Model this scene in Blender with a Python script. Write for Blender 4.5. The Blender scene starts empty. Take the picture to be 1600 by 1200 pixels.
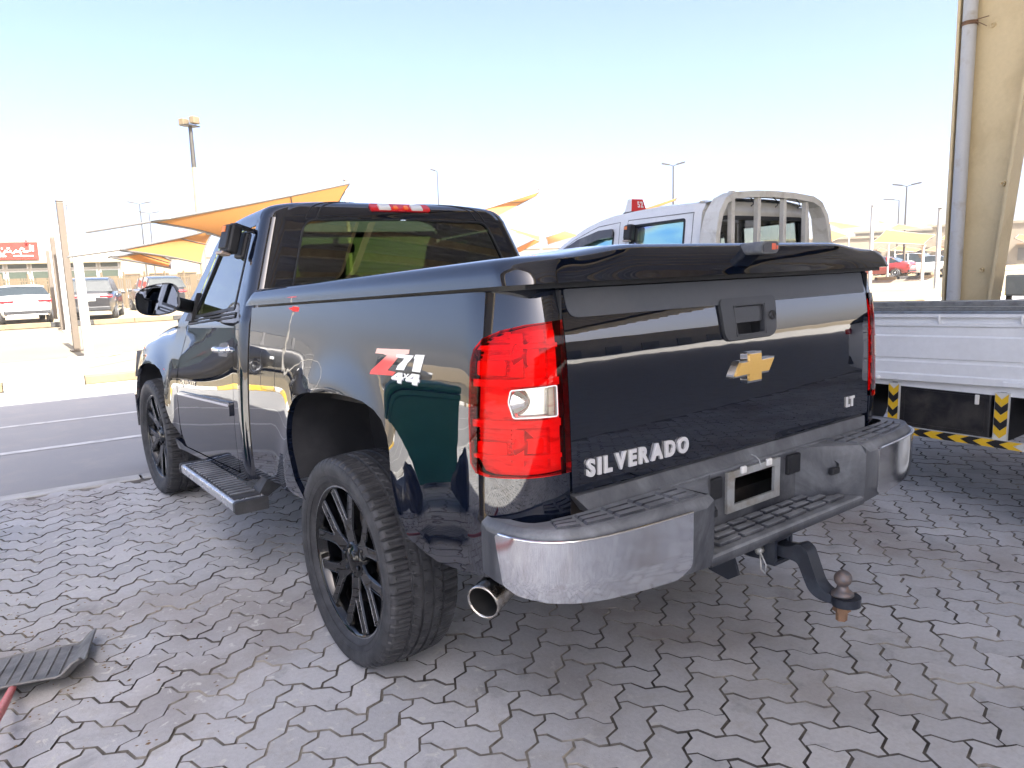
import bpy, bmesh, math, random
import numpy as np
from mathutils import Vector, Matrix
from mathutils.geometry import delaunay_2d_cdt
R=math.radians; PI=math.pi
random.seed(7); RNG=np.random.default_rng(7)
S=bpy.context.scene; COL=S.collection

# ------------------------------------------------------------------ camera
CAM=np.array([-2.07766,-2.53911,1.48778]); YAW,PITCH,ROLL,FPX=0.650566,0.154213,-0.0322727,1161.315
def cam_axes():
    sy,cy,sp,cp=math.sin(YAW),math.cos(YAW),math.sin(PITCH),math.cos(PITCH)
    f=np.array([sy*cp,cy*cp,-sp]); r=np.array([cy,-sy,0.]); u=np.cross(r,f)
    c,s=math.cos(ROLL),math.sin(ROLL)
    return c*r+s*u,-s*r+c*u,f
AX=cam_axes()
cd=bpy.data.cameras.new('camera'); cam=bpy.data.objects.new('camera',cd); COL.objects.link(cam); S.camera=cam
cd.sensor_fit='HORIZONTAL'; cd.sensor_width=36; cd.lens=FPX/1600*36; cd.clip_start=.05; cd.clip_end=3000
m=Matrix.Identity(4)
for i in range(3): m[i][0],m[i][1],m[i][2],m[i][3]=AX[0][i],AX[1][i],-AX[2][i],CAM[i]
cam.matrix_world=m
def at(px,py,rng):
    """world point seen at photo pixel (1600x1200) at a horizontal range in metres from where the photo was taken"""
    d=AX[0]*(px-800)/FPX-AX[1]*(py-600)/FPX+AX[2]
    return CAM+d*(rng/math.hypot(d[0],d[1]))
def gnd(px,py,z=0.):
    d=AX[0]*(px-800)/FPX-AX[1]*(py-600)/FPX+AX[2]
    return CAM+d*((z-CAM[2])/d[2])

# ------------------------------------------------------------------ light
SUN_EL=R(50); SUN_AZ=R(182)      # azimuth from +Y clockwise: the sun stands behind the camera
w=bpy.data.worlds.new('World'); S.world=w; w.use_nodes=True
nt=w.node_tree; nt.nodes.clear()
sk=nt.nodes.new('ShaderNodeTexSky'); sk.sky_type='NISHITA'; sk.sun_disc=False; sk.sun_elevation=SUN_EL; sk.sun_rotation=SUN_AZ
sk.air_density=.35; sk.dust_density=4.2; sk.ozone_density=1.1; sk.altitude=10
bg=nt.nodes.new('ShaderNodeBackground'); bg.inputs['Strength'].default_value=.05
wo=nt.nodes.new('ShaderNodeOutputWorld'); nt.links.new(sk.outputs[0],bg.inputs[0]); nt.links.new(bg.outputs[0],wo.inputs[0])
sl=bpy.data.lights.new('sun','SUN'); sl.energy=2.2; sl.angle=R(.53); sl.color=(1,.95,.86)
so=bpy.data.objects.new('sun',sl); COL.objects.link(so)
sd=Vector((math.sin(SUN_AZ)*math.cos(SUN_EL),math.cos(SUN_AZ)*math.cos(SUN_EL),math.sin(SUN_EL)))
so.rotation_euler=sd.to_track_quat('Z','Y').to_euler(); so.location=(0,-20,30)
S.view_settings.view_transform='Standard'; S.view_settings.look='None'; S.view_settings.gamma=1
S.view_settings.use_curve_mapping=False; S.view_settings.exposure=3.88
S.render.engine='CYCLES'; S.cycles.max_bounces=10; S.cycles.transparent_max_bounces=16
S.cycles.use_denoising=True; S.cycles.sample_clamp_indirect=6; S.cycles.caustics_reflective=False; S.cycles.caustics_refractive=False

# ------------------------------------------------------------------ helpers
def smooth(a,b,x):
    t=min(1.,max(0.,(x-a)/(b-a))); return t*t*(3-2*t)
def lerp(a,b,t): return a+(b-a)*t
def interp(x,xs,ys): return float(np.interp(x,xs,ys))
def spline(xs,ys):
    """monotone cubic"""
    xs=np.array(xs,float); ys=np.array(ys,float); d=np.diff(ys)/np.diff(xs); n=len(xs); mm=np.zeros(n)
    mm[0],mm[-1]=d[0],d[-1]
    for i in range(1,n-1):
        mm[i]=0 if d[i-1]*d[i]<=0 else 2*d[i-1]*d[i]/(d[i-1]+d[i])
    def f(x):
        x=min(max(x,xs[0]),xs[-1]); i=min(max(int(np.searchsorted(xs,x))-1,0),n-2); h=xs[i+1]-xs[i]; t=(x-xs[i])/h
        return float((2*t**3-3*t*t+1)*ys[i]+(t**3-2*t*t+t)*h*mm[i]+(-2*t**3+3*t*t)*ys[i+1]+(t**3-t*t)*h*mm[i+1])
    return f
class MB:
    """collects geometry for ONE mesh object"""
    def __init__(s): s.v=[];s.f=[];s.n=[];s.sm=[];s.mi=[]
    def add(s,v,f,n=None,smooth=False,mi=0):
        o=len(s.v); s.v+=[tuple(map(float,p)) for p in v]; s.n+=[tuple(map(float,p)) if p is not None else None for p in (n if n is not None else [None]*len(v))]
        for q in f: s.f.append([o+i for i in q]); s.sm.append(smooth); s.mi.append(mi)
        return s
    def box(s,c,d,rot=0,bev=0,mi=0,M=None):
        x,y,z=d[0]/2,d[1]/2,d[2]/2; b=min(bev,x*.9,y*.9,z*.9)
        if b<=0:
            v=[(i*x,j*y,k*z) for i in(-1,1) for j in(-1,1) for k in(-1,1)]
            f=[(0,1,3,2),(4,6,7,5),(0,4,5,1),(2,3,7,6),(0,2,6,4),(1,5,7,3)]
        else:
            bm=bmesh.new(); bmesh.ops.create_cube(bm,size=1)
            for q in bm.verts: q.co=Vector((q.co.x*d[0],q.co.y*d[1],q.co.z*d[2]))
            bmesh.ops.bevel(bm,geom=list(bm.edges),offset=b,segments=2,profile=.5,affect='EDGES')
            v=[tuple(q.co) for q in bm.verts]; bm.verts.index_update(); f=[[q.index for q in ff.verts] for ff in bm.faces]; bm.free()
        if M is not None: v=[tuple(M@Vector(p)) for p in v]
        elif rot:
            cr,sr=math.cos(rot),math.sin(rot); v=[(cr*p[0]-sr*p[1],sr*p[0]+cr*p[1],p[2]) for p in v]
        return s.add([(p[0]+c[0],p[1]+c[1],p[2]+c[2]) for p in v],f,smooth=False,mi=mi)
    def bar(s,a,b,wd,th,up=(0,0,1),bev=0,mi=0):
        a,b=Vector(a),Vector(b); y=(b-a); L=y.length; y.normalize(); u=Vector(up); x=y.cross(u)
        if x.length<1e-4: x=y.cross(Vector((1,0,0)))
        x.normalize(); z=x.cross(y)
        M=Matrix((x,y,z)).transposed(); c=(a+b)/2
        return s.box(c,(wd,L,th),bev=bev,mi=mi,M=M)
    def tube(s,pts,r,n=12,cap=True,mi=0,closed=False):
        P=[Vector(p) for p in pts]; rr=r if hasattr(r,'__len__') else [r]*len(P); V=[];F=[]; pu=None
        for i,p in enumerate(P):
            if closed: t=P[(i+1)%len(P)]-P[i-1]
            else: t=P[min(i+1,len(P)-1)]-P[max(i-1,0)]
            t.normalize()
            if pu is None:
                pu=t.orthogonal()
            pu=(pu-t*pu.dot(t)); pu.normalize(); w_=t.cross(pu)
            for k in range(n):
                a=2*PI*k/n; V.append(p+(pu*math.cos(a)+w_*math.sin(a))*rr[i])
        m_=len(P)
        for i in range(m_ if closed else m_-1):
            j=(i+1)%m_
            for k in range(n): F.append((i*n+k,i*n+(k+1)%n,j*n+(k+1)%n,j*n+k))
        s.add(V,F,smooth=True,mi=mi)
        if cap and not closed:
            s.add(V[:n],[list(range(n))[::-1]],mi=mi); s.add(V[-n:],[list(range(n))],mi=mi)
        return s
    def lathe(s,prof,n=48,axis='x',c=(0,0,0),mi=0,smooth=True,rf=None,arc=None):
        """prof = [(axial, radius)]"""
        V=[];F=[];a0,a1=arc if arc else (0,2*PI); nn=n if not arc else n+1
        for k in range(nn):
            a=a0+(a1-a0)*k/n
            for j,(h,r) in enumerate(prof):
                q=r if rf is None else rf(j,k,h,r)
                ca,sa=math.cos(a)*q,math.sin(a)*q
                p=(h,ca,sa) if axis=='x' else ((sa,h,ca) if axis=='y' else (ca,sa,h))
                V.append((p[0]+c[0],p[1]+c[1],p[2]+c[2]))
        L=len(prof)
        for k in range(n):
            k2=(k+1)%nn
            for j in range(L-1): F.append((k*L+j,k2*L+j,k2*L+j+1,k*L+j+1))
        return s.add(V,F,smooth=smooth,mi=mi)
    def prism(s,poly,f0,f1,mi=0,cap=True,smooth=False):
        """poly: 2d list, f0/f1 map a 2d point to 3d (two ends)"""
        n=len(poly); a=[f0(*p) for p in poly]; b=[f1(*p) for p in poly]
        s.add(a+b,[(i,(i+1)%n,n+(i+1)%n,n+i) for i in range(n)],smooth=smooth,mi=mi)
        if cap: s.add(a,[list(range(n))[::-1]],mi=mi); s.add(b,[list(range(n))],mi=mi)
        return s
    def grid(s,nu,nv,f,smooth=True,mi=0,flip=False):
        V=[f(i/nu,j/nv) for j in range(nv+1) for i in range(nu+1)]
        F=[(j*(nu+1)+i,j*(nu+1)+i+1,(j+1)*(nu+1)+i+1,(j+1)*(nu+1)+i) for j in range(nv) for i in range(nu)]
        if flip: F=[q[::-1] for q in F]
        return s.add(V,F,smooth=smooth,mi=mi)
    def mesh(s,name,mats,xf=None,fixn=False):
        me=bpy.data.meshes.new(name)
        v=[xf(p) for p in s.v] if xf else s.v
        me.from_pydata(v,[],s.f)
        for mt in (mats if isinstance(mats,(list,tuple)) else [mats]): me.materials.append(mt)
        me.polygons.foreach_set('use_smooth',s.sm); me.polygons.foreach_set('material_index',s.mi)
        if fixn:
            bm=bmesh.new(); bm.from_mesh(me); bmesh.ops.recalc_face_normals(bm,faces=bm.faces); bm.to_mesh(me); bm.free()
        me.update()
        if any(q is not None for q in s.n):
            try: me.normals_split_custom_set_from_vertices([q if q is not None else (0,0,0) for q in s.n])
            except Exception as e: print('normals',e)
        return me
    def build(s,name,mats,parent=None,loc=None,xf=None,fixn=False,**k):
        o=bpy.data.objects.new(name,s.mesh(name,mats,xf,fixn)); COL.objects.link(o)
        if parent is not None: o.parent=parent
        if loc is not None: o.location=loc
        for a,b in k.items(): o[a]=b
        return o
def empty(name,label=None,category=None,loc=(0,0,0),rz=0,group=None,kind=None,parent=None):
    o=bpy.data.objects.new(name,None); COL.objects.link(o); o.location=loc; o.rotation_euler=(0,0,rz); o.empty_display_size=.2
    if label:o['label']=label
    if category:o['category']=category
    if group:o['group']=group
    if kind:o['kind']=kind
    if parent:o.parent=parent
    return o
def tag(o,label,category,group=None):
    o['label']=label;o['category']=category
    if group:o['group']=group
    return o
def copy_tree(o,parent=None,label=None,loc=None,rz=None,swap=None):
    c=o.copy(); COL.objects.link(c); c.parent=parent
    if label:c['label']=label
    if loc is not None:c.location=loc
    if rz is not None:c.rotation_euler=(0,0,rz)
    if swap and c.type=='MESH':
        for i,sl_ in enumerate(c.material_slots):
            nm_=sl_.material.name if sl_.material else ''
            if nm_ in swap: sl_.link='OBJECT'; sl_.material=swap[nm_]
    for ch in [q for q in o.children]: copy_tree(ch,c,swap=swap)
    return c
def inpoly(pts,poly):
    x,y=pts[:,0],pts[:,1]; r=np.zeros(len(pts),bool); n=len(poly); j=n-1
    for i in range(n):
        xi,yi=poly[i];xj,yj=poly[j]
        if yi!=yj:
            c=((yi>y)!=(yj>y))&(x<(xj-xi)*(y-yi)/(yj-yi)+xi); r^=c
        j=i
    return r
def resample(poly,step):
    out=[];n=len(poly)
    for i in range(n):
        a,b=np.array(poly[i],float),np.array(poly[(i+1)%n],float); L=np.hypot(*(b-a)); k=max(1,int(math.ceil(L/step)))
        for q in range(k): out.append(tuple(a+(b-a)*q/k))
    return out
def rounded(poly,r,n=5):
    """round the corners of a polygon; r scalar or list"""
    out=[];N=len(poly); rs=r if hasattr(r,'__len__') else [r]*N
    for i in range(N):
        p=np.array(poly[i],float);a=np.array(poly[i-1],float)-p;b=np.array(poly[(i+1)%N],float)-p
        la,lb=np.hypot(*a),np.hypot(*b); q=min(rs[i],la*.49,lb*.49)
        if q<1e-4: out.append(tuple(p)); continue
        A=p+a/la*q;B=p+b/lb*q
        for k in range(n+1):
            t=k/n; out.append(tuple((1-t)**2*A+2*t*(1-t)*p+t*t*B))
    return out
def panel(mb,outline,F,holes=(),step=.05,flange=.012,bstep=None,off=0.,sign=1,mi=0,h=2e-3,flange_n=True):
    """a surface patch: polygon (with holes) in the (u,v) domain of F, lifted to 3d with true normals and turned-in edges"""
    bstep=bstep or step*.6
    loops=[resample(outline,bstep)]+[resample(q,bstep) for q in holes]
    P=[];E=[]
    for L in loops:
        o=len(P);P+=L;n=len(L);E+=[(o+i,o+(i+1)%n) for i in range(n)]
    B=np.array(P); lo,hi=np.array(outline).min(0),np.array(outline).max(0)
    nx,ny=max(1,int((hi[0]-lo[0])/step)),max(1,int((hi[1]-lo[1])/step))
    gx,gy=np.meshgrid(np.linspace(lo[0],hi[0],nx+1),np.linspace(lo[1],hi[1],ny+1)); G=np.stack([gx.ravel(),gy.ravel()],1)
    ok=inpoly(G,loops[0])
    for L in loops[1:]: ok&=~inpoly(G,L)
    G=G[ok]
    if len(G):
        d=np.min(np.hypot(G[:,None,0]-B[None,:,0],G[:,None,1]-B[None,:,1]),1) ; G=G[d>bstep*.55]
    pts=[Vector(p) for p in P]+[Vector(p) for p in G]
    V,_,T,*_=delaunay_2d_cdt(pts,E,[],0,1e-7)
    V=np.array([tuple(q) for q in V]); T=np.array([list(t) for t in T if len(t)==3])
    c=V[T].mean(1); ok=inpoly(c,loops[0])
    for L in loops[1:]: ok&=~inpoly(c,L)
    T=T[ok]
    def nrm(u,v):
        a=np.array(F(u+h,v))-np.array(F(u-h,v)); b=np.array(F(u,v+h))-np.array(F(u,v-h)); n=np.cross(a,b)*sign; l=np.linalg.norm(n)
        return n/l if l>1e-12 else np.array([0,0,1.])
    N=[nrm(*q) for q in V]; X=[np.array(F(*q))+N[i]*off for i,q in enumerate(V)]
    F_=[tuple(t) if sign>0 else tuple(t[::-1]) for t in T]
    mb.add(X,F_,N,smooth=True,mi=mi)
    if flange:
        for li,L in enumerate(loops):
            n=len(L);ar=sum(L[i][0]*L[(i+1)%n][1]-L[(i+1)%n][0]*L[i][1] for i in range(n))
            NN=[nrm(*q) for q in L]; A=[np.array(F(*q))+NN[i]*off for i,q in enumerate(L)]; Bq=[A[i]-NN[i]*flange for i in range(n)]
            fl=[];flip=(ar>0)^(li>0)^(sign<0)
            v=[];nn=[]
            for i in range(n):
                t=A[(i+1)%n]-A[i-1]; o=np.cross(t,NN[i]); l=np.linalg.norm(o); o=o/l if l>1e-9 else NN[i]
                nn.append(o if flip else -o)
            for i in range(n):
                q=(i,(i+1)%n,n+(i+1)%n,n+i); fl.append(q[::-1] if flip else q)
            mb.add(A+Bq,fl,[-q if li>0 else q for q in nn]*2 if False else nn*2,smooth=True,mi=mi)
    return mb
def mirror_mb(mb):
    o=MB(); o.v=[(-p[0],p[1],p[2]) for p in mb.v]; o.n=[None if q is None else (-q[0],q[1],q[2]) for q in mb.n]; o.f=[q[::-1] for q in mb.f]; o.sm=list(mb.sm); o.mi=list(mb.mi); return o
FONTC={}
def text_mesh(body,extrude=.1,bevel=0.,offset=0.,res=4):
    """glyph outlines as verts/faces, letter height about 1 (cap)"""
    k=(body,extrude,bevel,offset)
    if k in FONTC:return FONTC[k]
    cu=bpy.data.curves.new('txt','FONT'); cu.body=body; cu.extrude=extrude; cu.bevel_depth=bevel; cu.bevel_resolution=1; cu.offset=offset; cu.resolution_u=res; cu.size=1.4
    ob=bpy.data.objects.new('txt',cu); COL.objects.link(ob); dg=bpy.context.evaluated_depsgraph_get(); dg.update()
    me=ob.evaluated_get(dg).to_mesh(); v=[tuple(p.co) for p in me.vertices]; f=[list(p.vertices) for p in me.polygons]
    ob.evaluated_get(dg).to_mesh_clear(); bpy.data.objects.remove(ob); bpy.data.curves.remove(cu)
    FONTC[k]=(v,f); return v,f

# ------------------------------------------------------------------ materials
MATS={}
def mat(name,col=(.5,.5,.5),rough=.5,metal=0.,spec=.5,coat=0.,coat_rough=.03,coat_ior=1.5,ior=1.5,alpha=None,trans=0.,emit=None,fn=None):
    if name in MATS:return MATS[name]
    m_=bpy.data.materials.new(name); m_.use_nodes=True; b=m_.node_tree.nodes['Principled BSDF']; I=b.inputs
    I['Base Color'].default_value=(*col,1);I['Roughness'].default_value=rough;I['Metallic'].default_value=metal
    I['Specular IOR Level'].default_value=spec;I['Coat Weight'].default_value=coat;I['Coat Roughness'].default_value=coat_rough;I['Coat IOR'].default_value=coat_ior
    I['IOR'].default_value=ior;I['Transmission Weight'].default_value=trans
    if fn: fn(m_.node_tree,b)
    MATS[name]=m_;return m_
def N_(t,ty,**k):
    n=t.nodes.new(ty)
    for a,b in k.items():
        if a in('operation','blend_type','data_type','noise_dimensions','feature','attribute_name','attribute_type','vector_type','coord'): setattr(n,a,b)
        else: n.inputs[a].default_value=b
    return n
def noise(t,scale,detail=4,rough=.55,vec=None,dist=0.):
    n=N_(t,'ShaderNodeTexNoise',Scale=scale,Detail=detail,Roughness=rough,Distortion=dist)
    if vec is None:
        g=t.nodes.get('geo_') or t.nodes.new('ShaderNodeNewGeometry'); g.name='geo_'; vec=g.outputs['Position']
    t.links.new(vec,n.inputs['Vector']); return n.outputs['Fac']
def objvec(t,scale=(1,1,1)):
    tc=t.nodes.new('ShaderNodeTexCoord'); mp=t.nodes.new('ShaderNodeMapping'); mp.inputs['Scale'].default_value=scale
    t.links.new(tc.outputs['Object'],mp.inputs['Vector']); return mp.outputs['Vector']
def ramp(t,fac,stops):
    r=t.nodes.new('ShaderNodeValToRGB'); e=r.color_ramp.elements
    while len(e)<len(stops): e.new(.5)
    for i,(p,c) in enumerate(stops): e[i].position=p; e[i].color=(*c,1) if hasattr(c,'__len__') else (c,c,c,1)
    t.links.new(fac,r.inputs[0]); return r.outputs[0]
def mixc(t,fac,a,b,mode='MIX'):
    n=t.nodes.new('ShaderNodeMix'); n.data_type='RGBA'; n.blend_type=mode; n.clamp_factor=True
    for s_,q in ((0,fac),(6,a),(7,b)):
        if hasattr(q,'is_output') : t.links.new(q,n.inputs[s_])
        elif s_==0: n.inputs[0].default_value=q
        else: n.inputs[s_].default_value=(*q,1) if len(q)==3 else q
    return n.outputs[2]
def math_(t,op,a,b=None):
    n=N_(t,'ShaderNodeMath',operation=op)
    for i,q in enumerate((a,b)):
        if q is None: continue
        if hasattr(q,'is_output'): t.links.new(q,n.inputs[i])
        else: n.inputs[i].default_value=q
    return n.outputs[0]
def bump(t,b,hgt,strength=.3,dist=.01):
    n=N_(t,'ShaderNodeBump',Strength=strength,Distance=dist); t.links.new(hgt,n.inputs['Height']); t.links.new(n.outputs[0],b.inputs['Normal']); return n
def worn(name,col,col2,rough=.6,scale=6,metal=0.,spec=.4,bs=.15,lo=.45,hi=.7,rv=.15,coat=0.):
    """a surface of one colour with patchy dirt or wear of another and fine grain"""
    def fn(t,b):
        v=objvec(t); n1=noise(t,scale,6,.6,v,.3); n2=noise(t,scale*14,3,.6,v)
        f=ramp(t,n1,[(lo,0.),(hi,1.)]); c=mixc(t,f,col,col2); c=mixc(t,math_(t,'MULTIPLY',n2,.35),c,tuple(q*.6 for q in col))
        t.links.new(c,b.inputs['Base Color']); r=math_(t,'ADD',rough-rv/2,math_(t,'MULTIPLY',n1,rv)); t.links.new(r,b.inputs['Roughness'])
        bump(t,b,n2,bs,.004)
    return mat(name,col,rough,metal,spec,coat,fn=fn)
def glass(name,tint,ior=1.5,refl=1.0,rough=0.):
    if name in MATS:return MATS[name]
    m_=bpy.data.materials.new(name); m_.use_nodes=True; t=m_.node_tree; t.nodes.clear()
    o=t.nodes.new('ShaderNodeOutputMaterial'); tr=N_(t,'ShaderNodeBsdfTransparent',Color=(*tint,1)); gl=t.nodes.new('ShaderNodeBsdfGlossy'); gl.inputs['Roughness'].default_value=rough
    gl.inputs['Color'].default_value=(refl,refl,refl,1)
    fr=N_(t,'ShaderNodeFresnel',IOR=ior); mx=t.nodes.new('ShaderNodeMixShader')
    t.links.new(fr.outputs[0],mx.inputs[0]);t.links.new(tr.outputs[0],mx.inputs[1]);t.links.new(gl.outputs[0],mx.inputs[2]);t.links.new(mx.outputs[0],o.inputs[0])
    MATS[name]=m_;return m_

def _paint(t,b):
    v=objvec(t); n=noise(t,220,3,.6,v); n2=noise(t,2.5,5,.6,v)
    g=t.nodes.new('ShaderNodeNewGeometry'); sx=t.nodes.new('ShaderNodeSeparateXYZ'); t.links.new(g.outputs['Position'],sx.inputs[0])
    low=ramp(t,sx.outputs[2],[(.5,1.),(.95,0.)])                      # road dust settled on the lowest part of the body
    d=math_(t,'MULTIPLY',math_(t,'MULTIPLY',low,ramp(t,noise(t,9,6,.65,v),[(.4,0.),(.75,1.)])),.07)
    speck=ramp(t,n,[(.70,0.),(.76,1.)]); sp=math_(t,'MULTIPLY',speck,math_(t,'ADD',.02,math_(t,'MULTIPLY',low,.25)))
    c=mixc(t,math_(t,'ADD',d,sp),(.002,.0042,.0115),(.22,.21,.2)); t.links.new(c,b.inputs['Base Color'])
    t.links.new(math_(t,'ADD',.012,math_(t,'MULTIPLY',d,1.2)),b.inputs['Coat Roughness'])
    nb=N_(t,'ShaderNodeBump',Strength=.012,Distance=.02); t.links.new(noise(t,7,2,.5,v),nb.inputs['Height'])
    t.links.new(nb.outputs[0],b.inputs['Coat Normal'])
M_paint=mat('black paint',(.002,.0042,.0115),.5,0,.0,1.,.008,1.9,fn=_paint)
def _bpl(t,b):
    v=objvec(t); n1=noise(t,8,6,.65,v,.5); n2=noise(t,90,3,.6,v); g=t.nodes.new('ShaderNodeNewGeometry'); sx=t.nodes.new('ShaderNodeSeparateXYZ'); t.links.new(g.outputs['True Normal'],sx.inputs[0])
    up=ramp(t,sx.outputs[2],[(.25,0.),(.9,.75)]); st=ramp(t,noise(t,4,6,.7,objvec(t,(1,1,.6)),.6),[(.42,0.),(.75,.7)])
    k=math_(t,'MULTIPLY',math_(t,'ADD',up,st),ramp(t,n1,[(.30,.35),(.65,1.)]))
    t.links.new(mixc(t,k,(.030,.033,.042),(.25,.265,.285)),b.inputs['Base Color']); t.links.new(math_(t,'ADD',.38,math_(t,'MULTIPLY',k,.35)),b.inputs['Roughness']); bump(t,b,n2,.15,.003)
M_bplast=mat('grey black plastic',(.055,.06,.07),.5,0,.5,fn=_bpl)
M_dplast=worn('dark plastic',(.012,.013,.016),(.03,.032,.036),.5,5)
M_cap=worn('matt grey plastic',(.075,.082,.095),(.09,.095,.105),.5,3,bs=.1)
M_bezel=worn('handle plastic',(.04,.043,.05),(.05,.053,.06),.38,4,bs=.05)
def _chrome(t,b):
    n=noise(t,5,5,.65,objvec(t)); f=ramp(t,n,[(.50,0.),(.75,.35)])
    t.links.new(mixc(t,f,(.78,.79,.81),(.46,.45,.43)),b.inputs['Base Color']); t.links.new(math_(t,'ADD',.085,math_(t,'MULTIPLY',f,.25)),b.inputs['Roughness'])
M_chrome=mat('dusty chrome',(.62,.63,.65),.1,1.,fn=_chrome)
M_chr2=mat('bright chrome',(.8,.8,.82),.08,1.)
M_tipin=mat('soot',(.01,.01,.01),.8)
def _gold(t,b):
    v=objvec(t); n=noise(t,160,3,.6,v); t.links.new(mixc(t,n,(.66,.40,.09),(.78,.50,.14)),b.inputs['Base Color']); bump(t,b,n,.06,.002)
M_gold=mat('gold badge',(.72,.45,.11),.38,.35,.5,.6,fn=_gold)
def _rubber(t,b):
    v=objvec(t); n=noise(t,18,6,.65,v); n2=noise(t,160,3,.6,v)
    t.links.new(mixc(t,ramp(t,n,[(.35,0.),(.7,1.)]),(.018,.019,.022),(.055,.056,.060)),b.inputs['Base Color']); bump(t,b,n2,.2,.002)
M_rubber=mat('tyre rubber',(.03,.03,.033),.62,0,.45,fn=_rubber)
M_rim=mat('gloss black wheel',(.002,.0023,.003),.5,0,.0,1.,.02,1.55)
M_rimedge=mat('machined edge',(.45,.46,.48),.25,1.)
M_disc=worn('brake disc steel',(.25,.2,.16),(.3,.16,.08),.5,12,metal=.6)
M_frame=worn('chassis black',(.01,.01,.011),(.06,.045,.035),.7,5)
M_liner=worn('wheel well liner',(.009,.0095,.012),(.035,.036,.04),.7,5,lo=.4,hi=.8)
M_rust=worn('rusty steel',(.22,.13,.08),(.34,.2,.11),.7,30,metal=.3)
M_ball=worn('hitch ball steel',(.2,.15,.13),(.12,.13,.15),.5,40,metal=.5,lo=.4,hi=.6)
M_hitch=worn('hitch black paint',(.014,.018,.028),(.04,.05,.07),.45,14)
M_gtint=glass('tinted glass',(.062,.078,.035),2.0)
M_gside=glass('dark tinted glass',(.03,.035,.04),1.9)
M_gwind=glass('windscreen glass',(.62,.80,.36),1.5,.6)
M_mirror=mat('mirror glass',(.22,.25,.31),.02,1.)
M_seat=worn('seat cloth',(.02,.02,.022),(.035,.035,.037),.9,20)
M_lensr=glass('red lens',(.96,.045,.05),1.28)
M_lensw=glass('clear lens',(.93,.93,.9),1.55)
def _refl(t,b):
    v=objvec(t,(1,1,1)); 
    vr=N_(t,'ShaderNodeTexVoronoi',Scale=26.); t.links.new(objvec(t,(1,1,3)),vr.inputs['Vector'])
    wv=noise(t,11,3,.6,objvec(t,(1,1,4)))
    c=ramp(t,wv,[(.30,(.62,.36,.28)),(.45,(.88,.76,.66)),(.58,(.92,.80,.66)),(.72,(.76,.52,.42))])
    t.links.new(mixc(t,.10,c,vr.outputs['Color'],'SOFT_LIGHT'),b.inputs['Base Color']); bump(t,b,vr.outputs['Distance'],.35,.006)
M_reflr=mat('lamp reflector',(.7,.6,.5),.4,.0,fn=_refl)
M_lred=mat('red plastic',(.55,.006,.012),.25,0,.5,.6)
M_lorange=mat('amber plastic',(.85,.16,.02),.3,0,.5,.5)
M_white=worn('white vehicle paint',(.84,.85,.85),(.72,.72,.70),.3,3,coat=.6,bs=.02,lo=.4,hi=.9)
M_cream=worn('cream painted steel',(.76,.74,.67),(.5,.45,.36),.5,9,bs=.1,lo=.5,hi=.75)
M_blackm=worn('black painted steel',(.012,.012,.015),(.05,.045,.04),.45,8)

# ================================================================== SETTING
RS=-.075                                # the road runs along X, turned a little
def ry(x,y0): return y0+RS*x
def sheet(name,pts,z,m,**k):
    mb=MB(); mb.add([(p[0],p[1],z) for p in pts],[list(range(len(pts)))]); return mb.build(name,m,kind='structure',**k)
def strip(name,x0,x1,ya,yb,z,m): return sheet(name,[(x0,ry(x0,ya)),(x1,ry(x1,ya)),(x1,ry(x1,yb)),(x0,ry(x0,yb))],z,m)
def _ground(t,b):
    n=noise(t,.6,6,.6); n2=noise(t,9,4,.6)
    c=mixc(t,n,(.19,.15,.095),(.24,.195,.13)); t.links.new(mixc(t,math_(t,'MULTIPLY',n2,.3),c,(.3,.26,.2)),b.inputs['Base Color'])
M_ground=mat('sandy ground',(.45,.4,.31),.9,0,.2,fn=_ground)
def _asph(t,b):
    n=noise(t,.45,5,.6); n2=noise(t,150,2,.7); n3=noise(t,3,6,.65)
    c=mixc(t,n,(.24,.24,.245),(.29,.29,.29)); c=mixc(t,ramp(t,n3,[(.5,0.),(.75,.6)]),c,(.33,.31,.29))
    c=mixc(t,ramp(t,n2,[(.55,0.),(.75,.5)]),c,(.36,.36,.36)); t.links.new(c,b.inputs['Base Color']); bump(t,b,n2,.25,.004)
M_asph=mat('asphalt',(.1,.1,.1),.85,0,.3,fn=_asph)
M_sand=mat('joint sand',(.2,.18,.15),.95,0,.1,fn=lambda t,b:t.links.new(ramp(t,noise(t,1.7,6,.7),[(.36,(.06,.056,.053)),(.50,(.17,.157,.14)),(.60,(.36,.335,.29)),(.8,(.50,.47,.41))]),b.inputs['Base Color']))
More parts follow.
